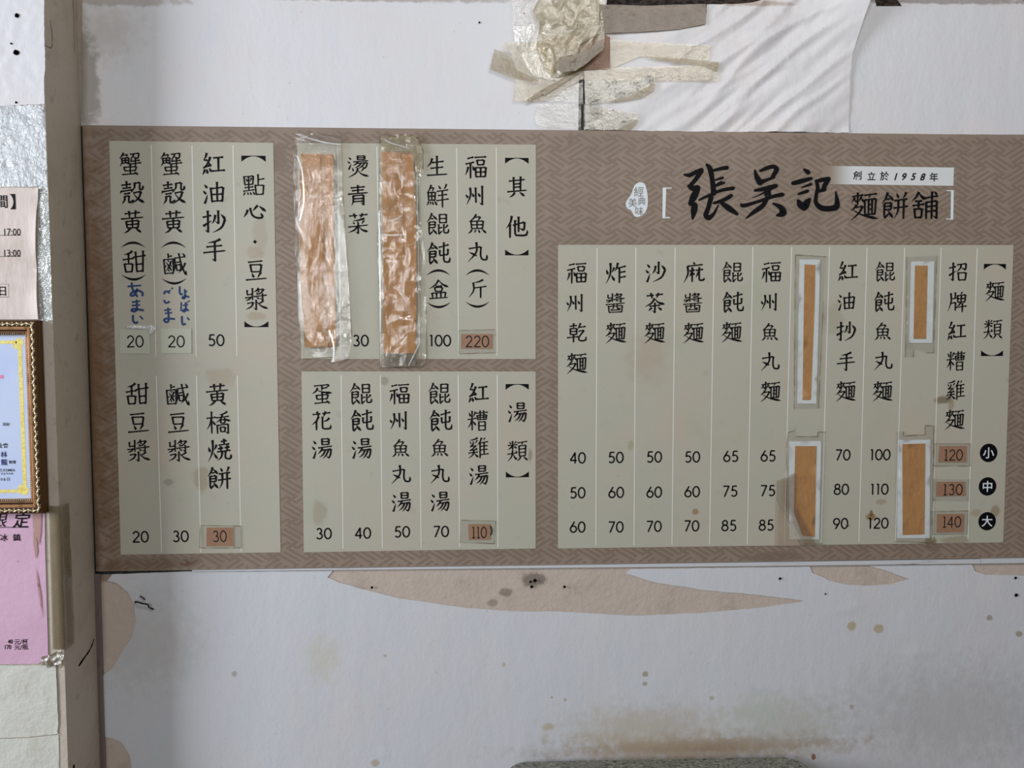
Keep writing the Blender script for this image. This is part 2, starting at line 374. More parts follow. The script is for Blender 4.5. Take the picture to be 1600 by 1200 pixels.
def glyph_strokes(ch, box=(0, 0, 100, 100)):
    x0, y0, x1, y1 = box; res = []
    for s in G[ch].split(';'):
        if s[0] == '@':
            nm, *bb = s[1:].split(); bb = [float(q) for q in bb]
            f = lambda x, y: (x0+(x1-x0)*x/100, y0+(y1-y0)*y/100)
            a, b = f(*bb[:2]), f(*bb[2:])
            res += glyph_strokes(nm, (*a, *b))
        else:
            c = [float(q) for q in s[1:].split()]
            res.append((s[0], [(x0+(x1-x0)*c[i]/100, y0+(y1-y0)*c[i+1]/100) for i in range(0, len(c), 2)]))
    return res

def glyph(ch, wscale=1.0, slant=.03):
    """2D mesh of one brush character, centred, y down, about 100 units high"""
    out = ([], []); S = glyph_strokes(ch)
    w = wscale * (1.0 if len(S) < 12 else .9 if len(S) < 18 else .77)
    for ty, P in S:
        P = [(x-50, y-50-slant*(x-50)) for x, y in P]
        L = sum(math.dist(a, b) for a, b in zip(P, P[1:]))
        short = min(1, .45 + L/45)
        Q = catmull(P, 6) if len(P) > 2 else P
        n = 10 if ty in 'hv' else 12
        if ty == 'h':   # ends keep a fixed length however long the stroke
            e = min(.35, 8/L); kn = [(0, 7.5), (e, 5.2), (1-e*1.3, 5), (1-e*.6, 8.5), (1, 3)]
        elif ty == 'v':
            e = min(.3, 8/L); kn = [(0, 9.5), (e, 7.2), (1-e, 6.6), (1, 4.5)]
        elif ty == 'd': kn = [(0, 2), (.65, 10*min(1, .5+L/50)), (1, 4)]
        elif ty == 'n' : kn = PROF['n']
        else: kn = PROF[ty]
        R = resample(Q, n)
        ribbon(R, [prof(i/n, kn)*w*(short if ty in 'pc' else 1) for i in range(n+1)], out)
        if ty == 'k':
            e = R[-1]; ribbon([(e[0]+2.5, e[1]-1), (e[0]-5, e[1]-3.5), (e[0]-15, e[1]-11)], [8*w, 5*w, .5], out)
    return out
# ---------------------------------------------------------------- lettering
class Ink:
    """flat print: collects strokes and letters, centres given in photo pixels on the plane d"""
    def __init__(s, d): s.d = d; s.V = []; s.F = []
    def add2(s, v2, f2, px, py, k, rot=0, shear=0, sx=1):
        b = len(s.V); c = U(px, py, s.d); ca, sa = math.cos(rot), math.sin(rot)
        lv = [0]*len(v2)      # crossing strokes lie a few thousandths of a millimetre over each other, as ink does
        if v2 and f2 and len(f2[0]) == 4:
            cur = 0; seen = set()
            for q in f2:
                if not (seen & set(q)): cur += 1
                seen |= set(q)
                for i in q: lv[i] = cur
        for (x, y), n_ in zip(v2, lv):
            x, y = x*k*sx - y*k*shear, y*k; s.V.append((c.x+x*ca-y*sa, -s.d-n_*6e-6, c.z-(x*sa+y*ca)))
        s.F += [tuple(b+i for i in f) for f in f2]
    def kai(s, ch, px, py, size=33, w=1.36):
        v, f = glyph(ch, w); s.add2(v, f, px, py, size*MPP/100)
    def strokes(s, L, w):      # pixel polylines of even width w (px)
        for P in L:
            out = ([], []); Q = catmull(P, 6); ww = [w]*len(Q); ww[0] = w*.8; ww[-1] = w*.7
            ribbon(Q, ww, out); s.poly2(out[0], out[1])
    def poly2(s, v, f):
        s.lay = getattr(s, 'lay', 0)+1
        b = len(s.V); s.V += [tuple(U(x, y, s.d+s.lay*6e-6)) for x, y in v]; s.F += [tuple(b+i for i in q) for q in f]
    def brush(s, P, ox, oy, sc):   # points (x, y, half width) of a traced brush stroke
        Q = catmull(P, 7); out = ([], [])
        ribbon([(ox+a/sc, oy+b/sc) for a, b, r in Q], [2.24*r/sc for a, b, r in Q], out); s.poly2(*out)
        for e in (Q[0], Q[-1]):
            n = 10; b0 = [(ox+(e[0]+e[2]*math.cos(i*2*math.pi/n))/sc, oy+(e[1]+e[2]*math.sin(i*2*math.pi/n))/sc) for i in range(n)]
            s.poly2(b0, [tuple(range(n))])
    def font(s, txt, px, py, size, bold=0.0, shear=0, sx=1, step=None, align='C'):
        cu = bpy.data.curves.new('letter', 'FONT'); cu.body = txt; cu.offset = bold; cu.resolution_u = 3
        if step: cu.space_character = step
        o = bpy.data.objects.new('letter', cu); SC.collection.objects.link(o)
        me = bpy.data.meshes.new_from_object(o.evaluated_get(bpy.context.evaluated_depsgraph_get()))
        v = [(q.co.x, -q.co.y) for q in me.vertices]; f = [tuple(p.vertices) for p in me.polygons]
        bpy.data.objects.remove(o); bpy.data.meshes.remove(me); bpy.data.curves.remove(cu)
        if not v: return
        x0, x1 = min(a for a, b in v), max(a for a, b in v); y0, y1 = min(b for a, b in v), max(b for a, b in v)
        cx = (x0+x1)/2 if align == 'C' else x1
        s.add2([(a-cx, b-(y0+y1)/2) for a, b in v], f, px, py, size*MPP, 0, shear, sx)
    def number(s, txt, px, py, h=17.6, w=2.3, serif=False, sx=1):
        """thin round figures, h pixels high"""
        adv = {'1': 52}; V = [0]; tot = sum(adv.get(c, 74) for c in txt)
        x = -tot/2
        for c in txt:
            a = adv.get(c, 74)
            for P in digit(c, serif):
                out = ([], []); ribbon(P, [w/h*100]*len(P), out)
                s.add2([(q[0]+x+a/2, q[1]) for q in out[0]], out[1], px, py, h*MPP/100, 0, 0, sx)
            x += a
    def vparen(s, px, py, down=False, w=36, h=9):
        n = 16; v = []; f = []
        for i in range(n+1):
            t = i/n*2-1; arc = -(1-t*t)*h; th = .3+3.3*(1-t*t)
            v += [(t*w/2, arc+h/2), (t*w/2, arc+h/2+th)]
        if down: v = [(a, -b) for a, b in v]
        f = [(2*i, 2*i+1, 2*i+3, 2*i+2) for i in range(n)]; s.add2(v, f, px, py, MPP)
    def lens(s, px, py, down=False, w=36, h=9):
        n = 16; v = []
        for i in range(n+1):
            t = i/n*2-1; v += [(t*w/2, -h/2), (t*w/2, -h/2+.9+(h-.9)*t*t*.999)]
        if down: v = [(a, -b) for a, b in v]
        f = [(2*i, 2*i+1, 2*i+3, 2*i+2) for i in range(n)]; s.add2(v, f, px, py, MPP)
    def make(s, name, m, parent, **kw): return build(name, s.V, s.F, m, parent, **kw)
def arc(cx, cy, rx, ry, a0, a1, n=18):
    return [(cx+rx*math.cos(math.radians(a0+(a1-a0)*i/n)), cy+ry*math.sin(math.radians(a0+(a1-a0)*i/n))) for i in range(n+1)]
def digit(c, serif=False):   # centred, y down, 100 high
    if c == '0': return [arc(0, 0, 29, 46, 0, 360, 30)]
    if c == '1': return [[(2, -50), (2, 50)], [(-13, -45), (2, -46)]]+([[(-14, 47), (18, 47)]] if serif else [])
    if c == '2': return [arc(0, -20, 24, 26, 190, 385, 16)+[(-27, 46)], [(-29, 45.5), (30, 45.5)]]
    if c == '3': return [arc(-1, -24, 20, 22, 205, 450, 16), arc(-1, 22, 25, 24, 270, 510, 18)]
    if c == '4': return [[(12, -50), (12, 50)], [(12, -46), (-30, 22)], [(-31, 22), (28, 22)]]
    if c == '5': return [[(24, -46), (-12, -46)], [(-12, -48), (-19, -4)], [(-19, -8)]+arc(-2, 18, 26, 28, 235, 500, 20)]
    if c == '6': return [arc(0, 18, 27, 28, 0, 360, 26), [(10, -50), (-22, 3)]]
    if c == '7': return [[(-26, -46), (28, -46)], [(26, -46), (-14, 50)]]
    if c == '8': return [arc(0, -25, 21, 21, 0, 360, 22), arc(0, 21, 27, 25, 0, 360, 24)]
    if c == '9': return [arc(0, -18, 27, 28, 0, 360, 26), [(-10, 50), (22, -3)]]
# ================================================================ the setting
WX = U(126, 195).x                                   # inner corner of pier and wall
PD = .135
for _ in range(40):                                  # how far the pier stands out
    e = proj((WX, -PD, U(126, 195).z))[0]-71; PD += e*.0004
M_under = mat('bare_board', (176, 163, 153), .75, [(14, (150, 136, 124), .5, .75, .6), (60, (190, 178, 168), .5, .8, .5)],
              bump=[(90, .0012), (14, .003)], k=1.15,
              spots=[(835, 905, 26, 14, (90, 80, 72), .7), (790, 925, 12, 8, (110, 98, 88), .7), (770, 942, 10, 7, (120, 106, 96), .6),
                     (160, 900, 60, 12, (96, 66, 44), .6)])
M_pier = mat('pier_plaster', (178, 168, 156), .62, [(9, (140, 126, 110), .5, .8, .5), (40, (110, 92, 76), .58, .78, .5), (220, (90, 74, 60), .62, .74, .4)],
             bump=[(70, .0012), (9, .003)], k=1.15,
             spots=[(26, 24, 4, 4, (25, 22, 20), .95)])
M_floor = mat('floor_tile', (120, 116, 110), .4, [(6, (96, 90, 84), .4, .7, .5)], bump=[(40, .001)])
build('wall_back', *box(WX-2.0, 1.9, 0, .12, 0, 3.2), M_under, kind='structure')
wl = build('wall_left', *box(WX-2.0, WX, -PD, -.0002, 0, 3.2), M_pier, kind='structure')
build('floor', *box(WX-2.0, 1.9, -3.6, .12, -.05, 0), M_floor, kind='structure')
M_dark = mat('blackened_wood', (60, 50, 46), .85, [(160, (14, 12, 12), .42, .58, 1, (.5, 1, 1)), (300, (110, 90, 84), .6, .7, .6)], bump=[(120, .003)])
slab('trim_1', [(930, -34), (1606, -34), (1606, 9), (930, 11)], 0, .0015, M_dark, kind='structure')
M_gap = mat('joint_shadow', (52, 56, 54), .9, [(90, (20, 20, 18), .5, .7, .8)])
slab('trim_2', [(899, 40), (918, 40), (918, 203), (898, 203)], 0, .0012, M_gap, kind='structure')
M_strip = mat('white_moulding', (182, 184, 190), .4, [(30, (110, 96, 84), .62, .75, .8, (.2, 1, 2))], k=1.2)
# white lip under the menu board, in two lengths
slab('trim_3', [(300, 890.6), (520, 887.5), (835, 883.2), (1532, 873.4), (1532, 880.6), (1200, 884.3), (835, 887.6), (520, 890.6), (300, 893)],
     0, .006, M_strip, kind='structure')
slab('trim_4', [(1533, 872.6), (1650, 871), (1650, 879), (1533, 880.6)], 0, .0064, M_strip, kind='structure')
M_edge = mat('corner_strip', (136, 122, 122), .6, [(60, (80, 60, 46), .6, .75, .7, (1, 1, .3))], k=.9)
slab('trim_5', [(146, 897), (156, 897), (165, 1210), (155, 1210)], .0, .004, M_edge, kind='structure')

slab('gap_shade_below', [(148, 893.2), (440, 888.4), (440, 890.4), (260, 893.6), (148, 898)], 0, .0008, M_gap, kind='structure')  # dark strip standing in for shade in the gap under the board
# nail holes and scars
M_hole = mat('hole', (10, 9, 9), .95, spec=0)
def disc(px, py, d, r, parent, name='nail_hole'):
    c = U(px, py, d); n = 10; V = [(c.x+r*MPP*math.cos(i*2*math.pi/n)*random.uniform(.8, 1.15), c.y, c.z+r*MPP*math.sin(i*2*math.pi/n)*random.uniform(.8, 1.15)) for i in range(n)]
    return build(name, V, [tuple(range(n))], M_hole, parent)
for x, y, r in ((26, 24, 3.2), (25, 82, 4), (17.5, 68, 1.4), (25, 160, 1.6)): disc(x, y, PD+.0022, r, wl)
def side_scar(pts, w):      # dark chips on the shaded flank of the pier: (depth from wall, z)
    out = ([], []); ribbon(catmull(pts, 5), [w*(.5+.5*random.random()) for _ in catmull(pts, 5)], out)
    build('scar', [(WX+.0004, -a, b) for a, b in out[0]], out[1], M_hole, wl)
zz = lambda py: U(140, py).z
side_scar([(.012, zz(995)), (.03, zz(1006)), (.055, zz(1012)), (.075, zz(1017))], .006)
side_scar([(.015, zz(0)), (.014, zz(40)), (.016, zz(88))], .0012)
side_scar([(.1, zz(64)), (.095, zz(84)), (.098, zz(104)), (.12, zz(107))], .0012)
side_scar([(.105, zz(1152)), (.105, zz(1170))], .008); side_scar([(.1335, zz(1165)), (.1335, zz(1190)), (.12, zz(1192))], .009)

# ================================================================ wall coverings
def sheet_mat(name, c, spots=(), amt=.4, k=1.19):
    return mat(name, c, .42, [(5, (206, 196, 196), .45, .7, amt), (22, (186, 196, 204), .5, .75, .35, (1, 1, .25)), (130, (150, 138, 126), .66, .75, .5)],
               bump=[(14, .002, (1, 1, .5)), (140, .00022)], spots=spots, k=k, spec=.5)
M_sheetL = sheet_mat('white_sheet_a', (200, 201, 207), [(165, 50, 70, 60, (160, 150, 138), .45), (136, 130, 22, 90, (112, 100, 84), .6), (200, 2, 100, 9, (130, 118, 102), .5), (560, -4, 330, 8, (130, 116, 106), .6)])
M_sheetR = sheet_mat('white_sheet_b', (196, 197, 203), [(1400, 0, 300, 7, (120, 108, 100), .7)])
M_sheetM = sheet_mat('white_sheet_c', (200, 199, 203), [(920, 170, 22, 40, (120, 112, 100), .5), (1180, 8, 70, 5, (150, 120, 100), .6)])
def lift_l(x, y): return .0012+.0006*nz(x, y, .012, 3)+(.0016*max(0, ridge(x, y, .01, .06, 5)-.55) if y < 40 and 300 < x < 800 else 0)
sheet('wall_sheet', [(129, -30), (952, -30), (940, 60), (905, 110), (904, 150), (903.5, 204), (500, 201), (127, 197)], .0006, M_sheetL, res=11, jit=.25, disp=lift_l,
      label='wide white painted paper sheet above the left half of the menu board', cat='wall sheet')
sheet('wall_sheet', [(1262, -30), (1640, -30), (1640, 211), (1322, 209), (1300, 120), (1262, 20)], .0006, M_sheetR, res=12, jit=.2,
      disp=lambda x, y: .001+.0005*nz(x, y, .012, 8), label='smooth white paper sheet at the upper right, behind the peeling one', cat='wall sheet')
def crumple(x, y):
    u = x*.79-y*.62; v = x*.62+y*.79                     # folds run up to the right
    h = .0068*ridge(u, v, .005, .026, 2)**2+.0044*max(0, ridge(u, v, .009, .055, 4))+.0006*nz(x, y, .08, 6)
    e = max(0, (x-1245)/100)*max(0, 1-y/150)             # the free corner stands off
    return .0024+h*min(1, max(0, (1340-x)/110)+.25)*.85*min(1, .3+.7*max(0, (x-1020)/150))+.04*e*e
sheet('wall_sheet', [(914, 203), (913, 128), (912, 60), (940, 52), (1000, 51), (1022, 46), (1050, 47), (1102, 38), (1103, 9), (1170, 6), (1215, -2), (1240, -20), (1350, -20),
      (1346, 10), (1338, 48), (1329, 86), (1326, 130), (1325, 208), (1100, 207)],
      .0012, M_sheetM, res=5, jit=.3, disp=crumple, label='wrinkled white paper sheet peeling off at its upper right corner', cat='wall sheet')
low_out = [(158, 1058), (175, 1045), (185, 1030), (193, 1015), (207, 995), (213, 970), (210, 945), (200, 925), (185, 912), (168, 907), (176, 897), (300, 892.5), (520, 891.5),
           (512, 902), (530, 910), (575, 922), (625, 935), (725, 949), (800, 955), (865, 955), (960, 960), (1000, 961.5), (1100, 957), (1190, 949), (1252, 940), (1255, 938),
           (1180, 929), (1100, 922), (1025, 910), (977, 896), (985, 889), (1265, 885), (1269, 895), (1296, 906.7), (1322, 913), (1358, 915), (1392, 912.4), (1420, 904.5), (1392, 894),
           (1358, 884), (1518, 882), (1523, 892.6), (1540, 897.7), (1640, 899.5), (1640, 1260), (168, 1260), (207, 1204), (203, 1180), (190, 1160), (175, 1153), (160, 1151)]
br = (150, 124, 92)
M_low = sheet_mat('white_sheet_d', (194, 196, 203), [
    (1080, 1170, 340, 36, (146, 124, 98), .8), (1130, 1163, 260, 12, (140, 110, 80), .3), (1010, 1140, 190, 60, (172, 160, 138), .6), (1230, 1130, 130, 70, (170, 166, 150), .5), (1480, 1120, 260, 130, (166, 162, 160), .5),
    (1008, 1053, 6, 6, (140, 128, 96), .7), (1008, 1068, 5, 4, (140, 128, 96), .6), (1330, 978, 10, 9, (168, 152, 120), .8), (1372, 982, 9, 9, (168, 152, 120), .8),
    (1111, 1090, 6, 6, (150, 140, 110), .6), (367, 1053, 6, 6, (150, 148, 140), .7), (787, 1038, 4, 5, br, .5), (1545, 965, 7, 6, (140, 122, 96), .7), (1592, 990, 7, 6, (140, 122, 96), .7),
    (602, 1024, 3, 3, br, .5), (1271, 1182, 4, 6, (130, 76, 40), .9), (587, 1192, 8, 7, (160, 140, 110), .6), (1330, 1104, 5, 6, br, .5), (505, 1030, 40, 60, (190, 184, 168), .5),
    (1180, 1110, 60, 50, (176, 184, 174), .5), (862, 1089, 3, 3, br, .6), (883, 1093, 3, 3, br, .6), (855, 1135, 14, 7, (170, 152, 120), .6), (220, 1000, 120, 120, (160, 156, 150), .35)], .35, 1.1)  # final grey spot paints the shading at the sheet's left
def lift_low(x, y):
    h = .0012+.0006*nz(x, y, .01, 11)
    if x > 1080 and 960 < y < 1100: h += .0006*max(0, nz(x, y, .045, 12)-.25)
    for cx, cy, L in ((940, 1126, 16), (1025, 1164, 22), (1100, 1163, 18), (1185, 1166, 14), (597, 1176, 7), (1425, 1020, 20), (1327, 950, 28), (1385, 1132, 14), (1415, 970, 6)):
        dx, dy = x-cx, y-cy+(x-cx)*.18
        if abs(dx) < L and abs(dy) < 9: h += .0022*(1-abs(dx)/L)*math.exp(-(dy/3.2)**2)
    return h
sheet('wall_sheet', low_out, .0004, M_low, res=9, jit=.45, disp=lift_low,
      label='large stained white paper sheet below the menu board, torn along its top', cat='wall sheet')
wb = bpy.data.objects['wall_back']
for x, y, r in ((581, 918, 2.1), (831, 917, 2.6), (882, 917, 2.3), (1219, 904, 2.3), (1587, 903, 2.2), (1588, 930, 3), (836, 907, 3), (829, 909, 2.2), (749, 35, 1.6), (819, 21, 1.2), (1290, 928, 1.6)):
    disc(x, y, .0042, r, wb)
# bent wires left in the wall
M_wire = mat('rusty_wire', (44, 36, 30), .6, metal=.6)
def tube(name, pts, r, m, parent=None, n=6, **kw):
    P = catmull([tuple(p) for p in pts], 5); V = []; F = []
    for i, p in enumerate(P):
        t = (Vector(P[min(i+1, len(P)-1)])-Vector(P[max(i-1, 0)])).normalized(); a = t.orthogonal().normalized(); b = t.cross(a)
        rr = r[0]+(r[1]-r[0])*i/(len(P)-1) if isinstance(r, tuple) else r
        V += [Vector(p)+(a*math.cos(k*2*math.pi/n)+b*math.sin(k*2*math.pi/n))*rr for k in range(n)]
    for i in range(len(P)-1):
        for k in range(n): F.append((i*n+k, i*n+(k+1) % n, (i+1)*n+(k+1) % n, (i+1)*n+k))
    F += [tuple(reversed(range(n))), tuple(range(len(V)-n, len(V)))]
    return build(name, V, F, m, parent, True, **kw)
tube('wall_hook', [U(212, 942, 0), U(212, 940, .012), U(222, 943, .014), U(231, 945, .012), U(233, 949, .008), U(240, 952, .006)], .0016, M_wire,
     label='rusty bent hook in the wall below the lower left corner of the board', cat='hook')
tube('bent_nail', [U(219, 931, 0), U(220, 932, .006), U(224, 935, .007), U(226, 937, .004)], .0012, M_wire, label='small bent nail just above the rusty wall hook', cat='nail')

# ================================================================ menu board
BT = .008
M_board = mat('board_print', (133, 118, 107), .5, [(7, (118, 104, 92), .4, .7, .55), (20, (150, 134, 126), .55, .8, .35), (110, (84, 66, 50), .68, .76, .6)],
              bump=[(200, .0002)], k=1.18, spots=[(230, 880, 90, 12, (92, 68, 46), .6), (300, 876, 20, 9, (88, 60, 40), .6), (1210, 868, 60, 9, (90, 72, 56), .5), (140, 560, 70, 520, (98, 70, 42), .9),  # final spot here: pier's shade painted down the left edge
              (1455, 852, 16, 10, (96, 80, 50), .7), (438, 250, 16, 22, (96, 80, 66), .5), (891, 220, 5, 14, (100, 80, 58), .5)])
M_fret = mat('board_pattern', (120, 105, 93), .5, [(7, (108, 94, 82), .4, .7, .4)], k=1.16, spots=[(140, 560, 70, 520, (90, 64, 38), .9)])  # spot repeats the painted shade of the board's left edge
M_panel = mat('panel_print', (163, 161, 149), .5, [(6, (170, 158, 146), .45, .7, .6), (11, (152, 158, 140), .5, .75, .5), (30, (146, 138, 124), .62, .78, .45), (150, (110, 98, 80), .7, .76, .6)],
              bump=[(240, .00015)], k=1.18, spots=[
              (408, 366, 13, 34, (150, 138, 122), .5), (400, 396, 14, 11, (146, 130, 112), .45), (405, 494, 17, 8, (146, 130, 110), .6), (318, 745, 14, 24, (138, 122, 98), .6), (345, 590, 25, 20, (150, 136, 116), .5),
              (266, 752, 9, 7, (128, 118, 102), .6), (1084, 798, 6, 6, (140, 112, 84), .9), (1472, 624, 17, 8, (106, 96, 74), .85), (1482, 632, 8, 12, (126, 116, 92), .6), (1357, 806, 9, 7, (124, 96, 60), .9),
              (1358, 800, 4, 7, (96, 66, 34), .8), (1322, 820, 5, 3, (110, 88, 50), .7), (1375, 783, 12, 5, (142, 124, 102), .6), (1550, 797, 10, 12, (126, 108, 84), .7), (1450, 845, 14, 10, (112, 98, 66), .8),
              (1490, 842, 30, 8, (130, 120, 96), .6), (1520, 800, 12, 8, (140, 120, 96), .5), (501, 800, 13, 24, (142, 132, 118), .6), (828, 712, 5, 14, (126, 116, 98), .7), (984, 695, 6, 9, (146, 142, 118), .7),
              (1010, 560, 50, 60, (156, 144, 128), .6), (1300, 500, 20, 30, (146, 140, 124), .5), (600, 595, 8, 8, (126, 116, 100), .6)])
M_line = mat('white_print', (208, 210, 206), .5, k=1.15)
M_ink = mat('black_ink', (10, 10, 15), .6, spec=.12)
M_wht = mat('white_ink', (200, 207, 214), .5, k=1.2)
board = empty('menu_board', tuple(U(850, 893, 0)), 'wide brown menu board printed with pale panels of handwritten-style dishes and prices', 'menu board')
slab('gap_shade_side', [(125, 194), (131, 194), (152, 895), (146, 895)], 0, .0005, M_gap, kind='structure')  # dark strip that deepens the shade in the gap beside the pier
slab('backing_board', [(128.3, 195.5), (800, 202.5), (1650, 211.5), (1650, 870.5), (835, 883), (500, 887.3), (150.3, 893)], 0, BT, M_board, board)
# fret pattern printed on the brown ground
fr = Ink(BT+.00015); u = 4.3; ca, sa = math.cos(math.radians(31.5)), math.sin(math.radians(31.5))
cells = set()
def run(x0, y0, x1, y1):
    for x in range(min(x0, x1), max(x0, x1)+1):
        for y in range(min(y0, y1), max(y0, y1)+1): cells.add((x % 16, y % 16))
for X, Y, f in ((0, 0, 1), (8, 8, 1), (8, 0, -1), (0, 8, -1)):
    run(X-2, Y, X+2, Y); run(X, Y-2, X, Y+2)
    run(X+2, Y, X+2, Y+8*f); run(X, Y+2, X-8*f, Y+2); run(X-2, Y, X-2, Y-8*f); run(X, Y-2, X+8*f, Y-2)
    if f > 0: run(X+4, Y+1, X+4, Y+7); run(X-7, Y+4, X-1, Y+4); run(X-4, Y-7, X-4, Y-1); run(X+1, Y-4, X+7, Y-4)
c0 = U(134, 200, BT); c1 = U(1640, 869.5, BT); PAN = []
for P in (((170, 223), (438, 862)), ((468, 226), (837, 560)), ((472, 583), (837, 856)), ((872, 384), (1572, 848))):
    A_, B_ = U(*P[0], BT), U(*P[1], BT); PAN.append((A_.x+.006, B_.x-.006, B_.z+.004, A_.z-.004))
uu = u*MPP
def cell_pos(i, j): return c0.x+(i+j)*ca*uu, c1.z+(j-i)*sa*uu
for j in range(-300, 640):
    i = -480
    while i < 480:
        if (i % 16, j % 16) not in cells: i += 1; continue
        e = i
        while e-i < 2 and ((e+1) % 16, j % 16) in cells: e += 1
        x, z = cell_pos((i+e)/2, j); L = (e-i+1)*.5*uu
        if c0.x+L*ca < x < c1.x and c1.z+L*sa < z < c0.z-L*sa and not any(p[0] < x < p[1] and p[2] < z < p[3] for p in PAN):
            b0 = len(fr.V); y = -fr.d
            for di, dj in ((i-.5, j-.5), (e+.5, j-.5), (e+.5, j+.5), (i-.5, j+.5)):
                px_, pz_ = cell_pos(di, dj); fr.V.append((px_, y, pz_))
            fr.F.append((b0, b0+1, b0+2, b0+3))
        i = e+1
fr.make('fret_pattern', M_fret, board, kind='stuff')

PZ = BT+.0003; LZ = PZ+.0006; TZ = LZ+.0002
def panel(corners): return slab('menu_panel', corners, BT, PZ-BT+.0004, M_panel, board)
def vline(p, x0, y0, x1, y1, w=1.7):
    k = Ink(LZ); k.strokes([[(x0, y0), (x1, y1)]], w); k.make('divider_line', M_line, p)
def column(p, items):
    """items: (character or figures, x, y)"""
    for it in items:
        k = Ink(TZ); c, x, y = it[:3]; nm = 'printed_character'
        if c == '(': k.vparen(x, y); nm = 'printed_parenthesis'
        elif c == ')': k.vparen(x, y, True); nm = 'printed_parenthesis'
        elif c == '[': k.lens(x, y); nm = 'printed_bracket'
        elif c == ']': k.lens(x, y, True); nm = 'printed_bracket'
        elif c == '.': k.add2([(0, -3), (3, 0), (0, 3), (-3, 0)], [(0, 1, 2, 3)], x, y, MPP); nm = 'printed_dot'
        elif c[0].isdigit(): k.number(c, x, y); nm = 'printed_price'
        else: k.kai(c, x, y, it[3] if len(it) > 3 else 33)
        k.make(nm, M_ink, p)

p1 = panel([(170.6, 220), (427, 223.3), (438.5, 863), (188.7, 866.7)])
for a in ((236.3, 226, 243.8, 557), (300, 227, 306.6, 557), (364, 227, 370.3, 557), (244.3, 587, 252.5, 863), (307, 587, 314, 863), (370.8, 587, 376.8, 862)): vline(p1, *a)
column(p1, [('蟹', 204, 255.7), ('殼', 206, 300.7, 34), ('黃', 206.8, 346), ('(', 208, 382), ('甜', 209.3, 409), (')', 209, 433.8)])
column(p1, [('蟹', 268, 255.7), ('殼', 270.6, 301, 34), ('黃', 270.6, 346), ('(', 271, 382), ('鹹', 272.7, 413), (')', 272, 440)])
column(p1, [('紅', 332.8, 256), ('油', 333.8, 301, 32), ('抄', 334.3, 346), ('手', 335, 391), ('50', 337.5, 531.6)])
column(p1, [('[', 396, 248), ('點', 396.6, 289, 32), ('心', 397.9, 333.5), ('.', 398.3, 377.8), ('豆', 399.6, 422.5, 30), ('漿', 400, 467), (']', 400.5, 506.5)])
column(p1, [('甜', 214, 615.5), ('豆', 215.5, 660.5, 30), ('漿', 216.3, 704), ('20', 219.3, 838.8)])
column(p1, [('鹹', 277, 617), ('豆', 278, 660.5, 30), ('漿', 279.3, 704), ('30', 281.8, 838)])
column(p1, [('黃', 339.3, 616), ('橋', 340.5, 660, 34), ('燒', 342, 703, 34), ('餅', 342, 746.8, 34)])
# blue marker writing
M_blue = mat('blue_marker', (4, 50, 106), .5)
hz = lambda L: [[(180+x/8.571, 380+y/8.571) for x, y in P] for P in L]
k = Ink(TZ); k.strokes(hz([[(165, 580), (350, 565)], [(220, 525), (235, 620), (300, 720)], [(295, 605), (270, 680), (220, 705), (208, 680), (250, 645), (310, 635), (365, 665), (362, 710)],
    [(222, 790), (335, 775)], [(222, 835), (335, 825)], [(285, 755), (290, 880), (255, 915), (218, 900), (250, 880), (385, 900)], [(238, 960), (240, 1040), (275, 1068), (305, 1050)], [(330, 975), (372, 1020)]]), 3.4)
k.make('marker_note', M_blue, p1, label='blue marker note under the first column')
k = Ink(TZ); k.strokes(hz([[(865, 575), (865, 670), (905, 685)], [(930, 615), (935, 720), (910, 740), (900, 725), (940, 710), (992, 722)], [(935, 650), (965, 645)],
    [(885, 790), (880, 910)], [(905, 835), (975, 820)], [(942, 790), (945, 890), (920, 915), (908, 900), (945, 885), (985, 905)], [(962, 780), (970, 795)], [(985, 768), (995, 782)],
    [(893, 975), (895, 1060), (910, 1090), (945, 1075)], [(962, 995), (992, 1030)],
    [(655, 685), (665, 650), (715, 650), (718, 675)], [(728, 625), (740, 640)], [(755, 595), (770, 615)], [(650, 760), (680, 800), (730, 780)],
    [(655, 900), (750, 885)], [(665, 940), (760, 930)], [(705, 860), (715, 1020), (690, 1058), (655, 1035), (680, 1010), (800, 1015)]]), 3.2)
k.make('marker_note', M_blue, p1, label='blue marker note under the second column')

p2 = panel([(464, 223.3), (837.3, 226), (837, 561), (470.5, 561)])
for a in ((527.5, 229, 532.6, 558), (589, 229, 594.6, 558), (651, 230, 655.7, 558), (713.5, 231, 716.6, 556), (775.5, 231, 776.8, 556)): vline(p2, *a)
column(p2, [('燙', 558.7, 259.7, 31), ('青', 559.2, 304.7, 30), ('菜', 559.5, 348.8, 30), ('30', 563.2, 532.2)])
column(p2, [('生', 682.7, 259, 30), ('鮮', 683, 305), ('餛', 683.6, 349.6), ('飩', 684.5, 395.6), ('(', 685, 425.3), ('盒', 685.5, 452, 29), (')', 685.4, 477), ('100', 687.3, 532.2)])
column(p2, [('福', 744, 261), ('州', 743, 305.3, 30), ('魚', 745.4, 349.6, 29), ('丸', 746, 393.7, 30), ('(', 746, 425.3), ('斤', 746, 451, 27), (')', 746, 476.3)])
column(p2, [('[', 807.5, 251.3), ('其', 807.9, 291.3, 30), ('他', 807.5, 354), (']', 807.4, 394.3)])
p3 = panel([(471, 580.5), (837, 580.5), (837, 857), (474.7, 863)])
for a in ((533, 586, 536, 857), (594.5, 586, 597.5, 856), (655.5, 586, 658, 856), (716, 586, 718, 855), (777, 586, 778, 855)): vline(p3, *a)
column(p3, [('蛋', 503, 615.5, 30), ('花', 502, 657.5, 29), ('湯', 503, 701, 31), ('30', 505.5, 833.8)])
column(p3, [('餛', 563.2, 615), ('飩', 564.5, 657), ('湯', 565, 701, 31), ('40', 567, 833)])
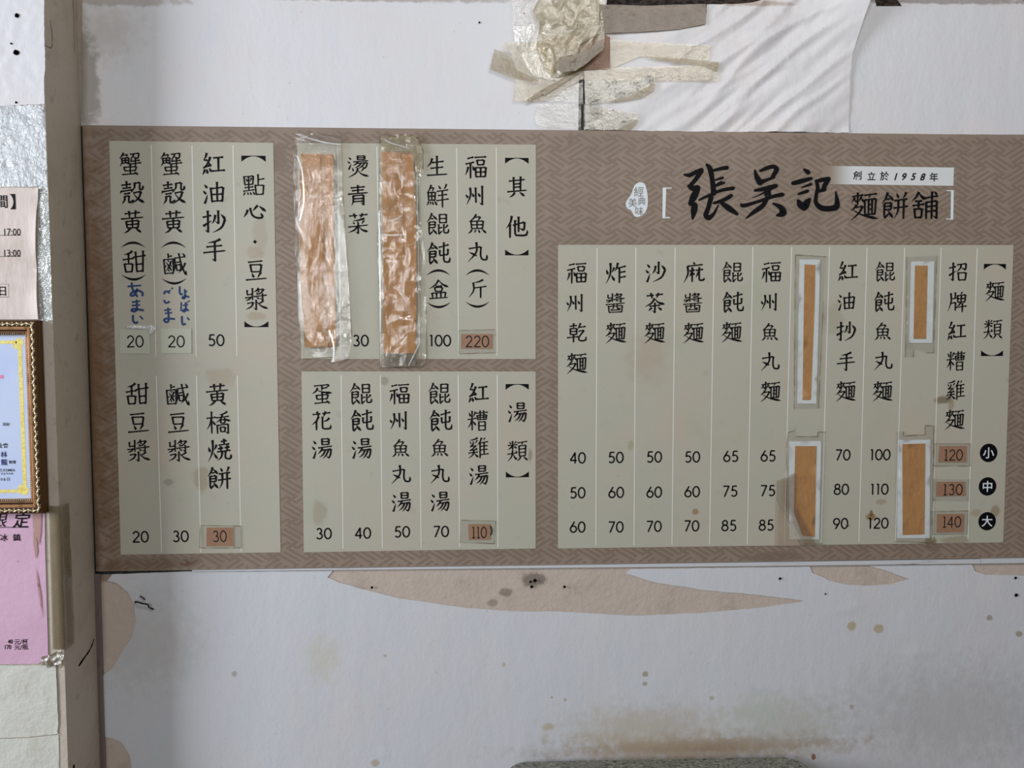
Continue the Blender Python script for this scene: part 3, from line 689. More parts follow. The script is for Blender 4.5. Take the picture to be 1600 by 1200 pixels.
column(p3, [('福', 624.5, 615.5, 31), ('州', 623.8, 657, 29), ('魚', 625.8, 700, 27), ('丸', 626.3, 741, 29), ('湯', 627, 784.5, 30), ('50', 628, 831)])
column(p3, [('餛', 685.8, 614.5), ('飩', 687.5, 657), ('魚', 686.8, 699.5, 27), ('丸', 687, 740.8, 29), ('湯', 687.5, 783.8, 30), ('70', 688.8, 830.5)])
column(p3, [('紅', 747, 613.8, 31), ('糟', 746.3, 657, 31), ('雞', 747.5, 699.5, 31), ('湯', 748, 742.5, 30)])
column(p3, [('[', 808, 604.5), ('湯', 808.3, 644.5, 30), ('類', 808.3, 704.3, 31), (']', 808.3, 741.3)])
p4 = panel([(872, 382.5), (1583.7, 383), (1567.5, 847.5), (872, 857)])
for a in ((933, 388, 931, 852), (993.7, 387, 990.6, 852), (1055, 387, 1050, 851), (1116, 386, 1108.7, 851), (1176.6, 386, 1167.6, 850), (1237, 386, 1225.6, 848),
          (1296.3, 386, 1283, 848), (1354.8, 387, 1342, 847), (1413.5, 387, 1399, 846), (1470.5, 387, 1457, 845), (1527, 388, 1512.5, 843)): vline(p4, *a)
column(p4, [('福', 901.6, 426.5, 31), ('州', 899.2, 473.3, 28), ('乾', 900.9, 520, 30), ('麵', 901, 567.6, 32), ('40', 902.8, 715.5), ('50', 902.3, 770), ('60', 902.3, 823.6)])
column(p4, [('炸', 961.7, 426.3, 31), ('醬', 961.4, 473.3, 30), ('麵', 962, 520, 32), ('50', 962, 714.8), ('60', 962.6, 769.4), ('70', 962, 823.4)])
column(p4, [('沙', 1023.9, 424.6, 31), ('茶', 1022.7, 472.8, 30), ('麵', 1022.7, 520, 32), ('50', 1022, 714), ('60', 1022, 769), ('70', 1021.5, 822.4)])
column(p4, [('麻', 1084, 425, 31), ('醬', 1082.5, 472.8, 30), ('麵', 1083.3, 520, 32), ('50', 1081.6, 714), ('60', 1081.3, 768.3), ('70', 1080.4, 821.7)])
column(p4, [('餛', 1143.8, 425, 32), ('飩', 1144.3, 472, 32), ('麵', 1143, 519, 32), ('65', 1142, 713), ('75', 1140.7, 767.5), ('85', 1139, 821.2)])
column(p4, [('福', 1205.6, 425, 31), ('州', 1202.7, 471.7, 28), ('魚', 1202.7, 518.4, 27), ('丸', 1203.2, 564.8, 29), ('麵', 1203.7, 611.8, 32), ('65', 1200.3, 712.4), ('75', 1199.6, 766.6), ('85', 1197.3, 820.5)])
column(p4, [('紅', 1324.5, 423.8, 31), ('油', 1322.5, 470.8, 28), ('抄', 1321.8, 517.5, 30), ('手', 1322, 565, 29), ('麵', 1321.3, 611.3, 32), ('70', 1316.8, 710.8), ('80', 1314.5, 764.5), ('90', 1313.3, 818)])
column(p4, [('餛', 1382.5, 424.3, 31), ('飩', 1380.5, 471.3, 31), ('魚', 1379.3, 517.5, 27), ('丸', 1380, 563.8, 29), ('麵', 1378.8, 611.3, 32), ('100', 1375, 710.5), ('110', 1373.8, 764.3), ('120', 1372, 817.5)])
column(p4, [('招', 1496.8, 424.3, 29), ('牌', 1495.8, 471.3, 30), ('紅', 1494.5, 517, 30), ('糟', 1493.3, 563.8, 30), ('雞', 1493, 609.5, 30), ('麵', 1491.3, 655.5, 32)])
column(p4, [('[', 1554.5, 416.8), ('麵', 1554.3, 455, 31), ('類', 1551.3, 514.3, 30), (']', 1550, 551.8)])
for c, x, y in (('小', 1544.7, 707.6), ('中', 1543, 760), ('大', 1542.4, 814.4)):
    k = Ink(TZ); n = 36; k.add2([(14.6*math.cos(i*2*math.pi/n), 15*math.sin(i*2*math.pi/n)) for i in range(n)], [tuple(range(n))], x, y, MPP)
    k.make('size_disc', M_ink, p4)
    k = Ink(TZ+.0002); k.font(c, x, y, 19, .012); k.make('lettering', M_wht, p4)

# heading: seal, brackets, brush name, founding year
k = Ink(PZ); q = catmull([(350, 225), (420, 225), (490, 270), (530, 400), (555, 550), (555, 720), (540, 830), (480, 950), (400, 1010), (310, 1035), (240, 1010), (200, 940), (160, 875),
    (90, 840), (48, 780), (45, 710), (70, 640), (130, 560), (185, 470), (215, 370), (260, 280), (350, 225)], 4)[:-1]
k.poly2([(975+x/15, 270+y/15) for x, y in q], [tuple(range(len(q)))]); seal = k.make('seal_blob', M_wht, board)
k = Ink(LZ)
for c, x, y, s in (('經', 345, 440, 16.5), ('典', 415, 665, 13.5), ('美', 200, 700, 15), ('味', 360, 900, 14.5)): k.font(c, 975+x/15, 270+y/15, s, -.008)
k.make('lettering', mat('seal_ink', (112, 102, 92), .5), seal)
k = Ink(PZ); k.poly2([(1035.5, 293), (1049.5, 293), (1049.3, 294.6), (1041, 294.6), (1039.5, 339.3), (1047, 339.3), (1047, 341), (1035, 341)], [tuple(range(8))]); k.make('printed_bracket', M_wht, board)
k = Ink(PZ); k.poly2([(1478.6, 297), (1490.3, 297.2), (1489.4, 343), (1478.4, 343), (1478.4, 341.6), (1485.4, 341.6), (1486, 298.6), (1478.6, 298.4)], [tuple(range(8))]); k.make('printed_bracket', M_wht, board)
k = Ink(PZ+.0003)
for P in ([(485, 190, 6), (522, 194, 13), (560, 176, 13), (603, 162, 17)], [(603, 160, 18), (570, 215, 14), (522, 272, 12)], [(512, 268, 8), (540, 285, 16), (580, 282, 18)],
          [(578, 288, 18), (548, 350, 22), (522, 395, 10)], [(522, 398, 8), (556, 398, 17)], [(558, 400, 19), (552, 445, 20), (543, 498, 6)],
          [(640, 120, 8), (664, 150, 16), (680, 230, 15), (690, 320, 18)], [(672, 165, 8), (740, 148, 11), (782, 142, 14)], [(700, 228, 5), (752, 212, 9)], [(700, 272, 5), (762, 246, 8)],
          [(700, 262, 4), (742, 240, 7)], [(588, 366, 6), (650, 337, 9), (740, 300, 10), (826, 284, 12)], [(672, 345, 16), (652, 420, 14), (635, 470, 16), (652, 492, 16)],
          [(655, 492, 16), (690, 462, 10), (722, 400, 4)], [(812, 336, 12), (755, 368, 12), (690, 388, 8)], [(722, 372, 6), (790, 420, 18), (852, 464, 10)],
          [(975, 160, 6), (988, 205, 15), (1012, 246, 20)], [(1012, 165, 8), (1060, 144, 12), (1104, 134, 12), (1128, 150, 15)], [(1128, 156, 16), (1108, 190, 13), (1090, 214, 9)],
          [(1010, 244, 16), (1055, 228, 10), (1110, 208, 8)], [(975, 300, 8), (1045, 288, 14), (1122, 268, 14)], [(1080, 285, 12), (1060, 310, 10), (1052, 330, 12)],
          [(1105, 278, 10), (1010, 330, 4), (960, 350, 2)], [(1072, 290, 12), (1080, 345, 8)],
          [(878, 396, 7), (900, 405, 12), (1000, 376, 9), (1100, 342, 11), (1168, 328, 13)], [(1062, 350, 13), (1030, 405, 14), (975, 445, 13), (915, 492, 4)],
          [(1102, 390, 6), (1155, 418, 16), (1170, 456, 22), (1128, 474, 7)],
          [(1315, 152, 6), (1345, 174, 16)], [(1240, 250, 13), (1295, 236, 14), (1366, 216, 11)], [(1300, 279, 4), (1366, 256, 9)], [(1278, 325, 7), (1342, 303, 11)],
          [(1276, 370, 10), (1292, 400, 20), (1318, 430, 12)], [(1322, 388, 14), (1340, 380, 20), (1358, 358, 8)], [(1300, 395, 16), (1325, 412, 20), (1345, 380, 14)],
          [(1398, 236, 9), (1445, 226, 13), (1490, 216, 11)], [(1488, 220, 14), (1462, 262, 15), (1448, 298, 12)], [(1405, 310, 8), (1462, 292, 12)],
          [(1404, 240, 10), (1412, 280, 12), (1402, 330, 11), (1400, 385, 13), (1440, 422, 17), (1510, 424, 17), (1546, 402, 18), (1537, 308, 4)]):
    k.brush(P, 960, 230, 4.444)
k.make('brush_title', M_ink, board, label='large black brush characters of the shop name')
k = Ink(PZ+.0003); k.kai('麵', 1350, 322, 43, 1.35); k.kai('餅', 1397.5, 321, 41, 1.3); k.kai('舖', 1445, 320.5, 42, 1.35); k.make('lettering', M_ink, board)
N = NT('banner_fade'); sx = N.n('ShaderNodeSeparateXYZ'); N.l(N.pos, sx.inputs[0])
f = N.step(sx.outputs['X'], U(1288, 275).x, U(1335, 275).x); b = N.n('ShaderNodeBsdfPrincipled'); N.l(N.mix(f, col((133, 118, 104), 1.18), col((196, 200, 202), 1.18)), b.inputs['Base Color'])
b.inputs['Roughness'].default_value = .5; N.l(b.outputs[0], N.out.inputs[0])
k = Ink(PZ); k.poly2([(1286, 259), (1490.7, 261.8), (1489.6, 290.4), (1284, 287.5)], [(0, 1, 2, 3)]); ban = k.make('year_banner', N.m, board)
k = Ink(LZ)
for c, x, y, s, sh in (('創', 1339.6, 274, 14.5, 0), ('立', 1361.6, 275, 14, 0), ('於', 1382, 275, 14.5, 0), ('1', 1399.8, 276, 15, .28), ('9', 1412.6, 276, 15, .28), ('5', 1427.4, 276, 15, .28), ('8', 1442, 276.4, 15, .28), ('年', 1459, 276.6, 14.5, 0)):
    k.font(c, x, y, s, .022 if sh else .012, sh)
k.make('lettering', M_ink, ban)
# ================================================================ things stuck on the board
SZ = TZ+.0004
M_tan = mat('tan_label', (170, 128, 102), .55, [(60, (150, 108, 82), .5, .7, .5)], bump=[(90, .0008)], k=.95)
M_lab = mat('white_label', (200, 206, 208), .5, [(50, (178, 180, 178), .5, .75, .4)], bump=[(70, .0008)], k=1.2)
M_pale = mat('pale_label', (172, 174, 160), .5, k=1.15)
M_brown = mat('brown_kraft_paper', (180, 132, 82), .62, [(26, (160, 114, 68), .45, .7, .6), (70, (194, 148, 96), .55, .75, .4)], bump=[(40, .003, (1, 1, .5)), (300, .0003)], k=1.03)
T_clear = film('clear_tape', (253, 253, 251), (180, 172, 155), .03, .035, .25)
T_edge = film('grimy_tape_edge', (200, 190, 170), (96, 84, 66), .32, .03, .4)
T_glint = film('crinkled_film', (253, 252, 247), (205, 200, 190), .03, .09, .05, [(26, .003, (1, 1, .55)), (100, .0007)])
crink = lambda a, s, seed: (lambda x, y: a*(.5+.5*ridge(x, y, s, s*.6, seed))+a*.4*nz(x, y, s*3, seed))
def outline_tape(P, parent, w=.7):   # dirt gathered along the rim of a tape
    k = Ink(SZ+.0013); L = P+[P[0]]
    out = ([], [])
    for a, b in zip(L, L[1:]):
        if random.random() < .8: R = resample([a, b], max(2, int(math.dist(a, b)/8))); ribbon(R, [w*random.uniform(.3, 1.5) for _ in R], out)
    k.poly2(*out); k.make('grimy_edge', T_edge, parent)
def sticker(lbl, corners, text, tx, ty, m, serif=True, tape=None, tapem=None, sx=1, h=18, w=2.0, under=None, extra=None):
    xs = [c[0] for c in corners]; ys = [c[1] for c in corners]
    o = empty('price_sticker', tuple(U(sum(xs)/4, max(ys), SZ)), lbl, 'price sticker')
    if under: slab('under_label', under, SZ-.0003, .0003, M_pale, o)
    slab('label', corners, SZ, .0004, m, o)
    k = Ink(SZ+.0006); k.number(text, tx, ty, h, w, serif, sx)
    if extra: k.strokes(extra, 2)
    k.make('lettering', M_ink, o)
    if tape: sheet('clear_tape', tape, SZ+.0009, T_clear, o, res=9, thick=0); outline_tape(tape, o)
    return o
sticker('white price sticker reading 20, leftmost, with a shiny tape scrap on top', [(187, 514.7), (233.8, 514), (235, 552.8), (187.5, 552.8)], '20', 211, 533.5, M_pale, False)
sticker('white price sticker reading 20, right of its twin, with no tape on it', [(251.4, 513.4), (299, 513.4), (299.4, 551.9), (251.8, 552.3)], '20', 275.3, 533.5, M_pale, False)
sticker('tan price sticker reading 30 at the foot of the left panel', [(322.5, 824.5), (364.5, 824), (365, 853.8), (322.5, 853.8)], '30', 343, 838, M_tan, True, [(313, 821), (376, 822), (377, 856), (312, 856)], sx=.85,
        under=[(319.5, 821), (366, 821), (366, 856.5), (320, 856.5)])
sticker('tan price sticker reading 110 at the foot of the soup panel', [(731.6, 819), (765.6, 819), (766, 843), (732.6, 843.6)], '110', 748.6, 832, M_tan, True, [(721, 812.7), (774.5, 814), (772.5, 849.5), (718.5, 847.7)], sx=.78,
        extra=[[(766, 822), (768.4, 829), (766.5, 836.5)]])
sticker('tan price sticker reading 220 at the foot of the upper middle panel', [(720.6, 521.7), (768.9, 521.7), (768.5, 545), (720.3, 544.5)], '220', 745.6, 533.5, M_tan, False, [(717, 516), (772.5, 514.8), (774.4, 551), (717, 552.7)], sx=.95)
sticker('tan price sticker reading 120, topmost of the three in the right panel', [(1468, 697), (1510, 697), (1510, 722), (1466.4, 722.4)], '120', 1489.5, 711, M_tan, True, [(1460, 693), (1516, 693.5), (1516, 728), (1459, 728)], sx=.9)
sticker('tan price sticker reading 130, middle of the three in the right panel', [(1463.3, 753), (1507.7, 752.7), (1508.5, 774.4), (1463, 775.7)], '130', 1488.6, 765, M_tan, True, [(1460, 748), (1514, 749), (1513, 783), (1459, 783)], sx=.95)
sticker('tan price sticker reading 140, lowest of the three in the right panel', [(1464.4, 803.3), (1506.3, 803), (1505.6, 831.3), (1463.6, 832)], '140', 1487, 815.6, M_tan, True, [(1455, 799), (1513, 798), (1511, 834), (1456, 835)], sx=.9)
sheet('tape_scrap', [(197, 509), (242, 508), (245, 512), (238, 522), (233, 520), (231, 514), (198, 513)], SZ+.0012, film('glint_tape', (235, 235, 235), (225, 230, 232), .35, .35, .2, [(60, .006)]), res=3, disp=crink(.002, .12, 4), thick=0,
      label='small shiny scrap of clear tape on the leftmost white price sticker', cat='tape')

def covered(lbl, whites, brown, tape, seam=None):
    allp = whites or brown
    o = empty('covering_strip', tuple(U(sum(p[0] for p in allp)/len(allp), max(p[1] for p in allp), SZ)), lbl, 'paper strip')
    if whites: sheet('white_paper', whites, SZ+.0004, M_lab, o, res=12, thick=.0004)
    sheet('brown_paper', brown, SZ+.001, M_brown, o, res=12, thick=.0002)
    sheet('clear_tape', tape, SZ+.0028, T_clear, o, res=9, thick=0, disp=lambda x, y: .0004*nz(x, y, .06, 9)); outline_tape(tape, o, .9)
    return o
covered('long narrow white bordered brown strip over the seventh column of the right panel', [(1249, 405.5), (1281.7, 405.5), (1280, 470), (1275.7, 630.7), (1245.7, 630.7)],
        [(1257, 413), (1274, 414), (1273, 470), (1267, 625), (1254, 625)], [(1243, 398), (1291, 401), (1287, 470), (1279, 638), (1241, 639)])
covered('short white bordered brown strip near the top right of the right panel', [(1423.7, 408.7), (1460, 408), (1456.7, 536), (1420.7, 536)], [(1429.7, 415), (1449.5, 415), (1447, 529.5), (1427.5, 529.5)],
        [(1417, 401), (1464, 399), (1459, 551), (1447, 551), (1428, 545), (1427, 558), (1415, 558)])
s5 = covered('white bordered brown strip with curling film flap at its left, low in right panel', [(1232.7, 689.5), (1283.4, 689), (1280, 843), (1233.5, 843)], [(1242.5, 697), (1276, 697), (1273, 839), (1254, 837), (1240.5, 800)],
        [(1231, 676), (1243, 672), (1243, 682), (1278, 682), (1278, 675), (1291, 675), (1286, 850), (1255, 850), (1229, 800), (1229, 700)])
covered('broad white bordered brown strip low in the right panel, left of the tan stickers', [(1404.5, 687.5), (1453.7, 687), (1452.5, 841), (1401.5, 841)], [(1410, 694), (1446, 693), (1444.5, 835), (1410.5, 836)],
        [(1400, 674), (1412, 674), (1412, 681), (1446, 679), (1446, 665), (1459, 665), (1457, 848), (1398, 846)])
T_flap = film('grey_film', (240, 234, 226), (150, 134, 120), .2, .06, .3, [(30, .003)])
sheet('film_flap', [(1213, 751), (1241, 739), (1245, 742), (1244, 792), (1262, 826), (1276, 852), (1250, 852), (1230, 812), (1212, 783)], SZ+.003, T_flap, s5, res=4, thick=0,
      disp=lambda x, y: .004*max(0, 1-abs(x-1222)/16)+.001*ridge(x, y, .08, .05, 3), label='curled grey film flap')
sheet('beige_film', [(1212, 785), (1229, 812), (1250, 852), (1247, 853), (1211, 853)], SZ+.0024, film('beige_film', (246, 240, 232), (190, 176, 160), .4, .04, .4), s5, res=8, thick=0)
# the two brown strips under shiny film
a = empty('covering_strip', tuple(U(498, 566, SZ)), 'long smooth brown paper strip under shiny film, left one of the filmed pair', 'paper strip')
bump1 = lambda x, y: .0022+.0012*nz(x, y, .02, 3)+.001*ridge(x, y, .03, .015, 8)
sheet('brown_paper', [(470, 241), (500, 241), (504, 330), (509, 528), (513, 542), (477, 543), (470, 440), (468, 330)], SZ+.0012, M_brown, a, res=6, disp=lambda x, y: bump1(x, y)+.0012, thick=.0006)
sheet('brown_paper', [(497, 241), (522, 242), (522, 330), (524, 440), (526, 541), (506, 542), (501, 400)], SZ+.0004, M_brown, a, res=6, disp=bump1, thick=.0006)
film1 = [(458, 209), (495, 207), (534, 216), (536, 300), (541, 380), (547, 470), (550, 526), (545, 561), (527, 566), (519, 566), (520, 558), (471, 561), (466, 480), (461, 380), (459, 300)]
sheet('clear_film', film1, SZ+.006, T_glint, a, res=3.2, thick=0, disp=lambda x, y: .0005+.0022*ridge(x, y, .02, .008, 3)+.0006*ridge(x, y, .05, .03, 7)); outline_tape(film1, a)
k = Ink(SZ+.0095); k.strokes([[(464, 243), (471, 262), (474, 290), (474, 320), (468, 345)], [(462, 209), (480, 215), (505, 222), (532, 226)], [(514, 516), (521, 538), (521, 558), (518, 566)]], 2.0)
k.make('film_fold', film('film_fold', (240, 240, 238), (228, 232, 236), .62, .35, .2), a, label='shiny white fold lines of the film')
a = empty('covering_strip', tuple(U(626, 575, SZ)), 'broad crumpled brown paper strip under shiny film, right one of the filmed pair', 'paper strip')
bump2 = lambda x, y: .003+.0014*nz(x, y, .02, 13)+.0018*ridge(x, y, .022, .018, 18)+(.004*math.exp(-((x-605)/14)**2) if y < 330 else 0)
sheet('brown_paper', [(597, 239), (646, 240), (648, 300), (650, 340), (651, 392), (651, 470), (650, 552), (628, 552), (628, 400), (625, 300)], SZ+.0004, M_brown, a, res=6, disp=bump2, thick=.0006)
sheet('brown_paper', [(597, 239), (626, 240), (630, 330), (630, 420), (631, 552), (599, 552), (599, 400), (598, 300)], SZ+.0012, M_brown, a, res=6, disp=lambda x, y: bump2(x, y)+.0005, thick=.0006)
film2 = [(594, 212), (601, 209), (610, 213), (622, 210), (649, 211), (661, 234), (661, 264), (654, 300), (654, 330), (663, 380), (666, 480), (667, 560), (661, 573), (600, 574), (594, 572), (593, 480), (590, 380), (593, 300)]
sheet('clear_film', film2, SZ+.008, T_glint, a, res=3.2, thick=0, disp=lambda x, y: .0005+.003*ridge(x, y, .022, .018, 23)+.0012*ridge(x, y, .06, .05, 27)); outline_tape(film2, a, 1.1)
M_ghost = film('yellowed_film', (226, 216, 186), (150, 134, 92), .35, .08, .3, [(40, .003)])
sheet('yellowed_patch', [(594, 213), (650, 212), (660, 235), (659, 262), (650, 275), (646, 240), (597, 238)], SZ+.0068, M_ghost, a, res=5, thick=0, disp=crink(.002, .07, 31))
sheet('yellowed_patch', [(600, 553), (651, 553), (650, 573), (600, 573)], SZ+.005, film('grey_patch', (200, 190, 170), (120, 104, 84), .35, .08, .3), a, res=6, thick=0)
k = Ink(SZ+.0125); k.strokes([[(638, 572), (648, 552), (657, 532)], [(592, 330), (594, 420), (594, 520)], [(600, 218), (612, 224), (640, 232)], [(607, 346), (620, 342), (629, 336)], [(600, 366), (616, 368), (630, 366)]], 1.7)
k.make('film_fold', film('film_fold_b', (240, 240, 238), (222, 226, 230), .55, .35, .2), a, label='shiny white fold lines of the film')

# ================================================================ torn joint above the board
T_y = film('old_tape', (246, 243, 232), (172, 160, 142), .24, .08, .16, [(22, .004), (90, .0012)])
T_g = film('thick_old_tape', (190, 178, 160), (128, 114, 102), .75, .04, .34, [(14, .004)])
T_m = film('mouldy_tape', (244, 243, 236), (110, 106, 96), .14, .09, .16, [(22, .004), (90, .0012)], mould=60)
T_w = film('clear_old_tape', (250, 250, 248), (180, 176, 166), .12, .09, .14, [(26, .004), (90, .0012)])
T_t = film('end_tape', (232, 226, 210), (158, 144, 122), .45, .04, .3, [(22, .003)])
def tape(P, d, m, lbl, amp=.0007, res=4, seed=1, jit=.25):
    return sheet('tape_strip', P, d, m, res=res, jit=jit, thick=0, disp=crink(amp, .025, seed), label=lbl, cat='tape')
TD = .0088
rp = sheet('paper_patch', [(905, 70), (936, 52), (953, 58), (955, 108), (920, 109), (903, 112)], .0066, mat('reddish_paper', (150, 122, 108), .6, [(40, (120, 86, 70), .45, .65, .8)], k=1.05), res=6, disp=crink(.001, .05, 2),
      label='small reddish brown paper patch in the torn joint under the tapes', cat='paper patch')
tape([(936, 7), (1010, 9), (1103, 6), (1103, 37), (1060, 46), (1000, 50), (938, 52)], TD+.001, T_g, 'thick grey brown tape along the top, right of the crumpled film', .0006, 5, 3)
tape([(800, 1), (945, -4), (945, 40), (801, 40)], TD, T_w, 'faint clear tape at the top, left of the crumpled film', .0006, 5, 4)
tape([(787, 67), (840, 64), (905, 54), (906, 120), (860, 125), (806, 118), (800, 84), (788, 80)], TD+.0008, T_y, 'yellowed tape with a jagged left end, running under the crumpled film', .0006, 4, 5)
tape([(772, 77), (786, 81), (800, 92), (806, 108), (842, 126), (830, 128), (800, 122), (765, 108), (769, 92)], TD+.002, T_t, 'folded brownish tape end sticking out farthest left of the joint', .0006, 3, 6)
tape([(805, 122), (860, 124), (912, 118), (912, 122), (880, 140), (850, 158), (802, 158)], TD+.0016, T_y, 'slanting yellowed tape below the jagged one, left of the joint', .0006, 4, 7)
tape([(880, 140), (911, 127), (911, 163), (862, 160), (852, 156)], TD+.001, T_w, 'small clear tape touching the joint below the crumpled film', .0006, 4, 8)
tape([(838, 162), (908, 163), (908, 203), (845, 201), (836, 190)], TD, T_w, 'clear tape lowest on the left side of the joint, next to the board', .0006, 4, 9)
tape([(953, 62), (1040, 68), (1111, 71), (1107, 96), (1050, 94), (1000, 88), (953, 108)], TD+.0006, T_y, 'pale tape on the right of the joint below the reddish patch top', .0006, 4, 10)
tape([(905, 112), (960, 106), (1020, 104), (1090, 102), (1121, 99), (1121, 127), (905, 125)], TD+.0012, T_y, 'longest pale tape reaching farthest right across the joint', .0006, 4, 11)
tape([(1005, 88), (1060, 91), (1123, 97), (1121, 112), (1100, 103), (1050, 98)], TD+.0026, T_t, 'narrow rolled brown edge on the longest tape', .0014, 3, 12)
tape([(913, 127), (1000, 121), (1023, 116), (1024, 131), (1000, 146), (955, 160), (914, 163)], TD+.0014, T_m, 'wide spotted tape with a folded corner right of the joint', .0006, 4, 13)
tape([(948, 159), (985, 150), (1023, 128), (1024, 139), (1003, 152), (970, 158)], TD+.003, T_t, 'brown folded edge under the wide spotted tape', .0006, 3, 14)
tape([(912, 163), (996, 177), (997, 187), (962, 203), (912, 203)], TD+.0006, T_m, 'mouldy tape lowest on the right side of the joint', .0006, 4, 15)
tape([(962, 203), (996, 186), (997, 190), (985, 203)], TD+.002, T_t, 'tiny brown folded corner of the mouldy lowest tape', .0005, 3, 16)
cr = film('crumpled_film', (244, 238, 218), (188, 178, 158), .34, .16, .12, [(34, .006), (90, .002)])
sheet('crumpled_film', [(845, -8), (936, -8), (940, 22), (944, 54), (943, 78), (906, 108), (884, 118), (868, 121), (850, 105), (838, 72), (843, 42), (832, 20)], .014, cr, res=2.6, jit=.3, thick=0,
      disp=lambda x, y: .007*abs(nz(x+y*.4, y*.6, .045, 41))+.006*ridge(x, y, .05, .025, 43)**2+.002*ridge(x, y, .12, .08, 46), label='crumpled shiny yellowish film bulging over the torn joint', cat='plastic film')
sheet('clear_overlay', [(800, 41), (842, 37), (848, 70), (866, 112), (880, 122), (868, 128), (832, 119), (808, 78)], .0105, film('overlay_film', (252, 251, 248), (206, 206, 202), .06, .16, .1, [(30, .005, (1, 1, .6)), (90, .0012)]), res=3.5, thick=0,
      disp=lambda x, y: .003*ridge(x+y, y, .02, .01, 48), label='clear shiny film just left of the crumpled film, over the torn joint', cat='plastic film')
sheet('dirty_fold', [(943, 60), (943, 77), (915, 101), (900, 111), (878, 114), (866, 108), (874, 90), (905, 84), (925, 72)], .0235, film('dirty_fold', (170, 156, 128), (120, 104, 84), .68, .12, .3, [(60, .004)], mould=40), res=3, thick=0,
      disp=crink(.003, .08, 47), label='grimy folded lower corner of the crumpled film', cat='plastic film')
k = sheet('tape_strip', [(912, 106), (908, 113), (884, 128), (856, 146), (826, 159), (822, 157), (850, 138), (880, 122), (892, 112)], .012, film('twisted_tape', (190, 176, 146), (134, 118, 92), .6, .12, .3, [(50, .004)], mould=60), res=3, thick=0,
      disp=crink(.002, .08, 51), label='twisted brown tape strand running down left from the crumpled film', cat='tape')

# ================================================================ things on the pier
FD = PD
sheet('wall_sheet', [(-90, -40), (69, -40), (69.5, 60), (71, 104), (69, 122), (70, 163), (-90, 168)], FD+.0002, sheet_mat('white_pier_paint', (202, 202, 208), [(25, 82, 6, 5, (120, 110, 100), .6), (20, 120, 30, 50, (188, 186, 186), .5)]), res=5, jit=.35, thick=.0008,
      disp=lambda x, y: .0008+.0007*nz(x, y, .07, 95)+.0005*nz(x, y*.5, .16, 96), label='rough white painted skin on the pier at the top left corner, with drilled holes', cat='wall sheet')
M_notice = mat('notice_paper', (198, 186, 182), .55, [(12, (176, 160, 152), .45, .7, .6), (60, (160, 132, 110), .68, .78, .6)], bump=[(10, .006, (1, 1, .3))], k=1.15)
k = sheet('silver_film', [(-70, 166), (69, 164), (72, 200), (75, 292), (-70, 292)], FD+.0006, film('glossy_wall_film', (232, 238, 244), (194, 202, 214), .5, .2, .26, [(34, .012, (1, 1, .6)), (150, .002)]), res=5, thick=0,
      disp=lambda x, y: .0018*ridge(x, y, .05, .09, 61)+.001*ridge(x, y, .12, .2, 62), label='shiny crinkled film sheet on the pier above the opening hours notice', cat='plastic film')
tape([(60, 290), (75, 288), (79, 400), (82, 502), (63, 502), (59, 400)], FD+.0008, film('shiny_corner_tape', (225, 230, 232), (190, 196, 196), .55, .2, .2, [(40, .004)]), 'shiny clear tape down the pier edge beside the opening hours notice', .0006, 4, 17)
nt = empty('notice_sheet', tuple(U(20, 500, FD)), 'beige opening hours notice at the left edge above the gold frame', 'notice')
sheet('paper', [(-90, 291), (61.5, 294), (58, 330), (57, 400), (60, 470), (62, 499), (-90, 499)], FD+.002, M_notice, nt, res=8, thick=.0003, disp=lambda x, y: .0008+.0002*nz(x, y, .03, 71)+.005*max(0, (x-40)/20)**2*abs(math.sin(y*.03)))
for L in ([('間', 4, 315, 19, .012, 0, .8, None, 'C'), ('】', 20, 315, 22, .01, 0, 1, None, 'C')], [('17:00', 32, 362.5, 13.5, 0, 0, .82, None, 'R')],
          [('13:00', 32, 395.5, 13.5, 0, 0, .82, None, 'R')], [('日', 4, 455, 14.5, .012, 0, .9, None, 'C')]):
    k = Ink(FD+.0033)
    for it in L: k.font(*it)
    y_ = L[0][2]
    if y_ > 330: k.strokes([[(-30, y_+(9 if y_ > 440 else 5.2)), (14 if y_ > 440 else 32, y_+(9 if y_ > 440 else 5.2))]], .9)
    if y_ > 440: k.strokes([[(-4, 444), (13.5, 444)], [(13.5, 444), (13.5, 464)]], .4)
    k.make('lettering', M_ink, nt)

M_pink = mat('pink_paper', (196, 160, 184), .6, [(9, (186, 148, 172), .45, .7, .5), (120, (150, 110, 120), .7, .76, .7)], bump=[(8, .004)], k=1.15)
pp = empty('pink_poster', tuple(U(20, 1040, FD)), 'pink drinks poster with handwritten prices below the gold frame', 'poster')
sheet('paper', [(-90, 790), (70, 790), (71, 860), (74, 960), (76, 1030), (60, 1037), (-90, 1039)], FD+.001, M_pink, pp, res=10, thick=.0003, disp=lambda x, y: .001+.0003*nz(x, y, .03, 75))
k = Ink(FD+.0026)
k.font('限', 0, 813, 22, .0, .25); k.font('定', 34, 813, 23, .01, .25); k.strokes([[(-40, 824), (44, 824)]], 1.4)
k.font('冰', 6, 840, 11, .012); k.font('鎮', 26, 840, 11, .014)
k.make('lettering', M_ink, pp); k = Ink(FD+.0026)
k.font('40', 16, 1002.5, 8.5, .02, sx=.8); k.font('元/杯', 33, 1002.5, 8.5, .008); k.font('170', 12.5, 1011, 8.5, .02, sx=.8); k.font('元/瓶', 33, 1011, 8.5, .008)
k.make('lettering', M_ink, pp)
M_torn = mat('torn_tape', (170, 134, 130), .5, k=1.1)
sheet('torn_tape', [(51, 802), (65, 801), (64, 832), (61, 852), (57, 838), (59, 862), (56, 874), (52, 850)], FD+.0032, M_torn, pp, res=5, thick=0, label='brownish torn tape at the top')
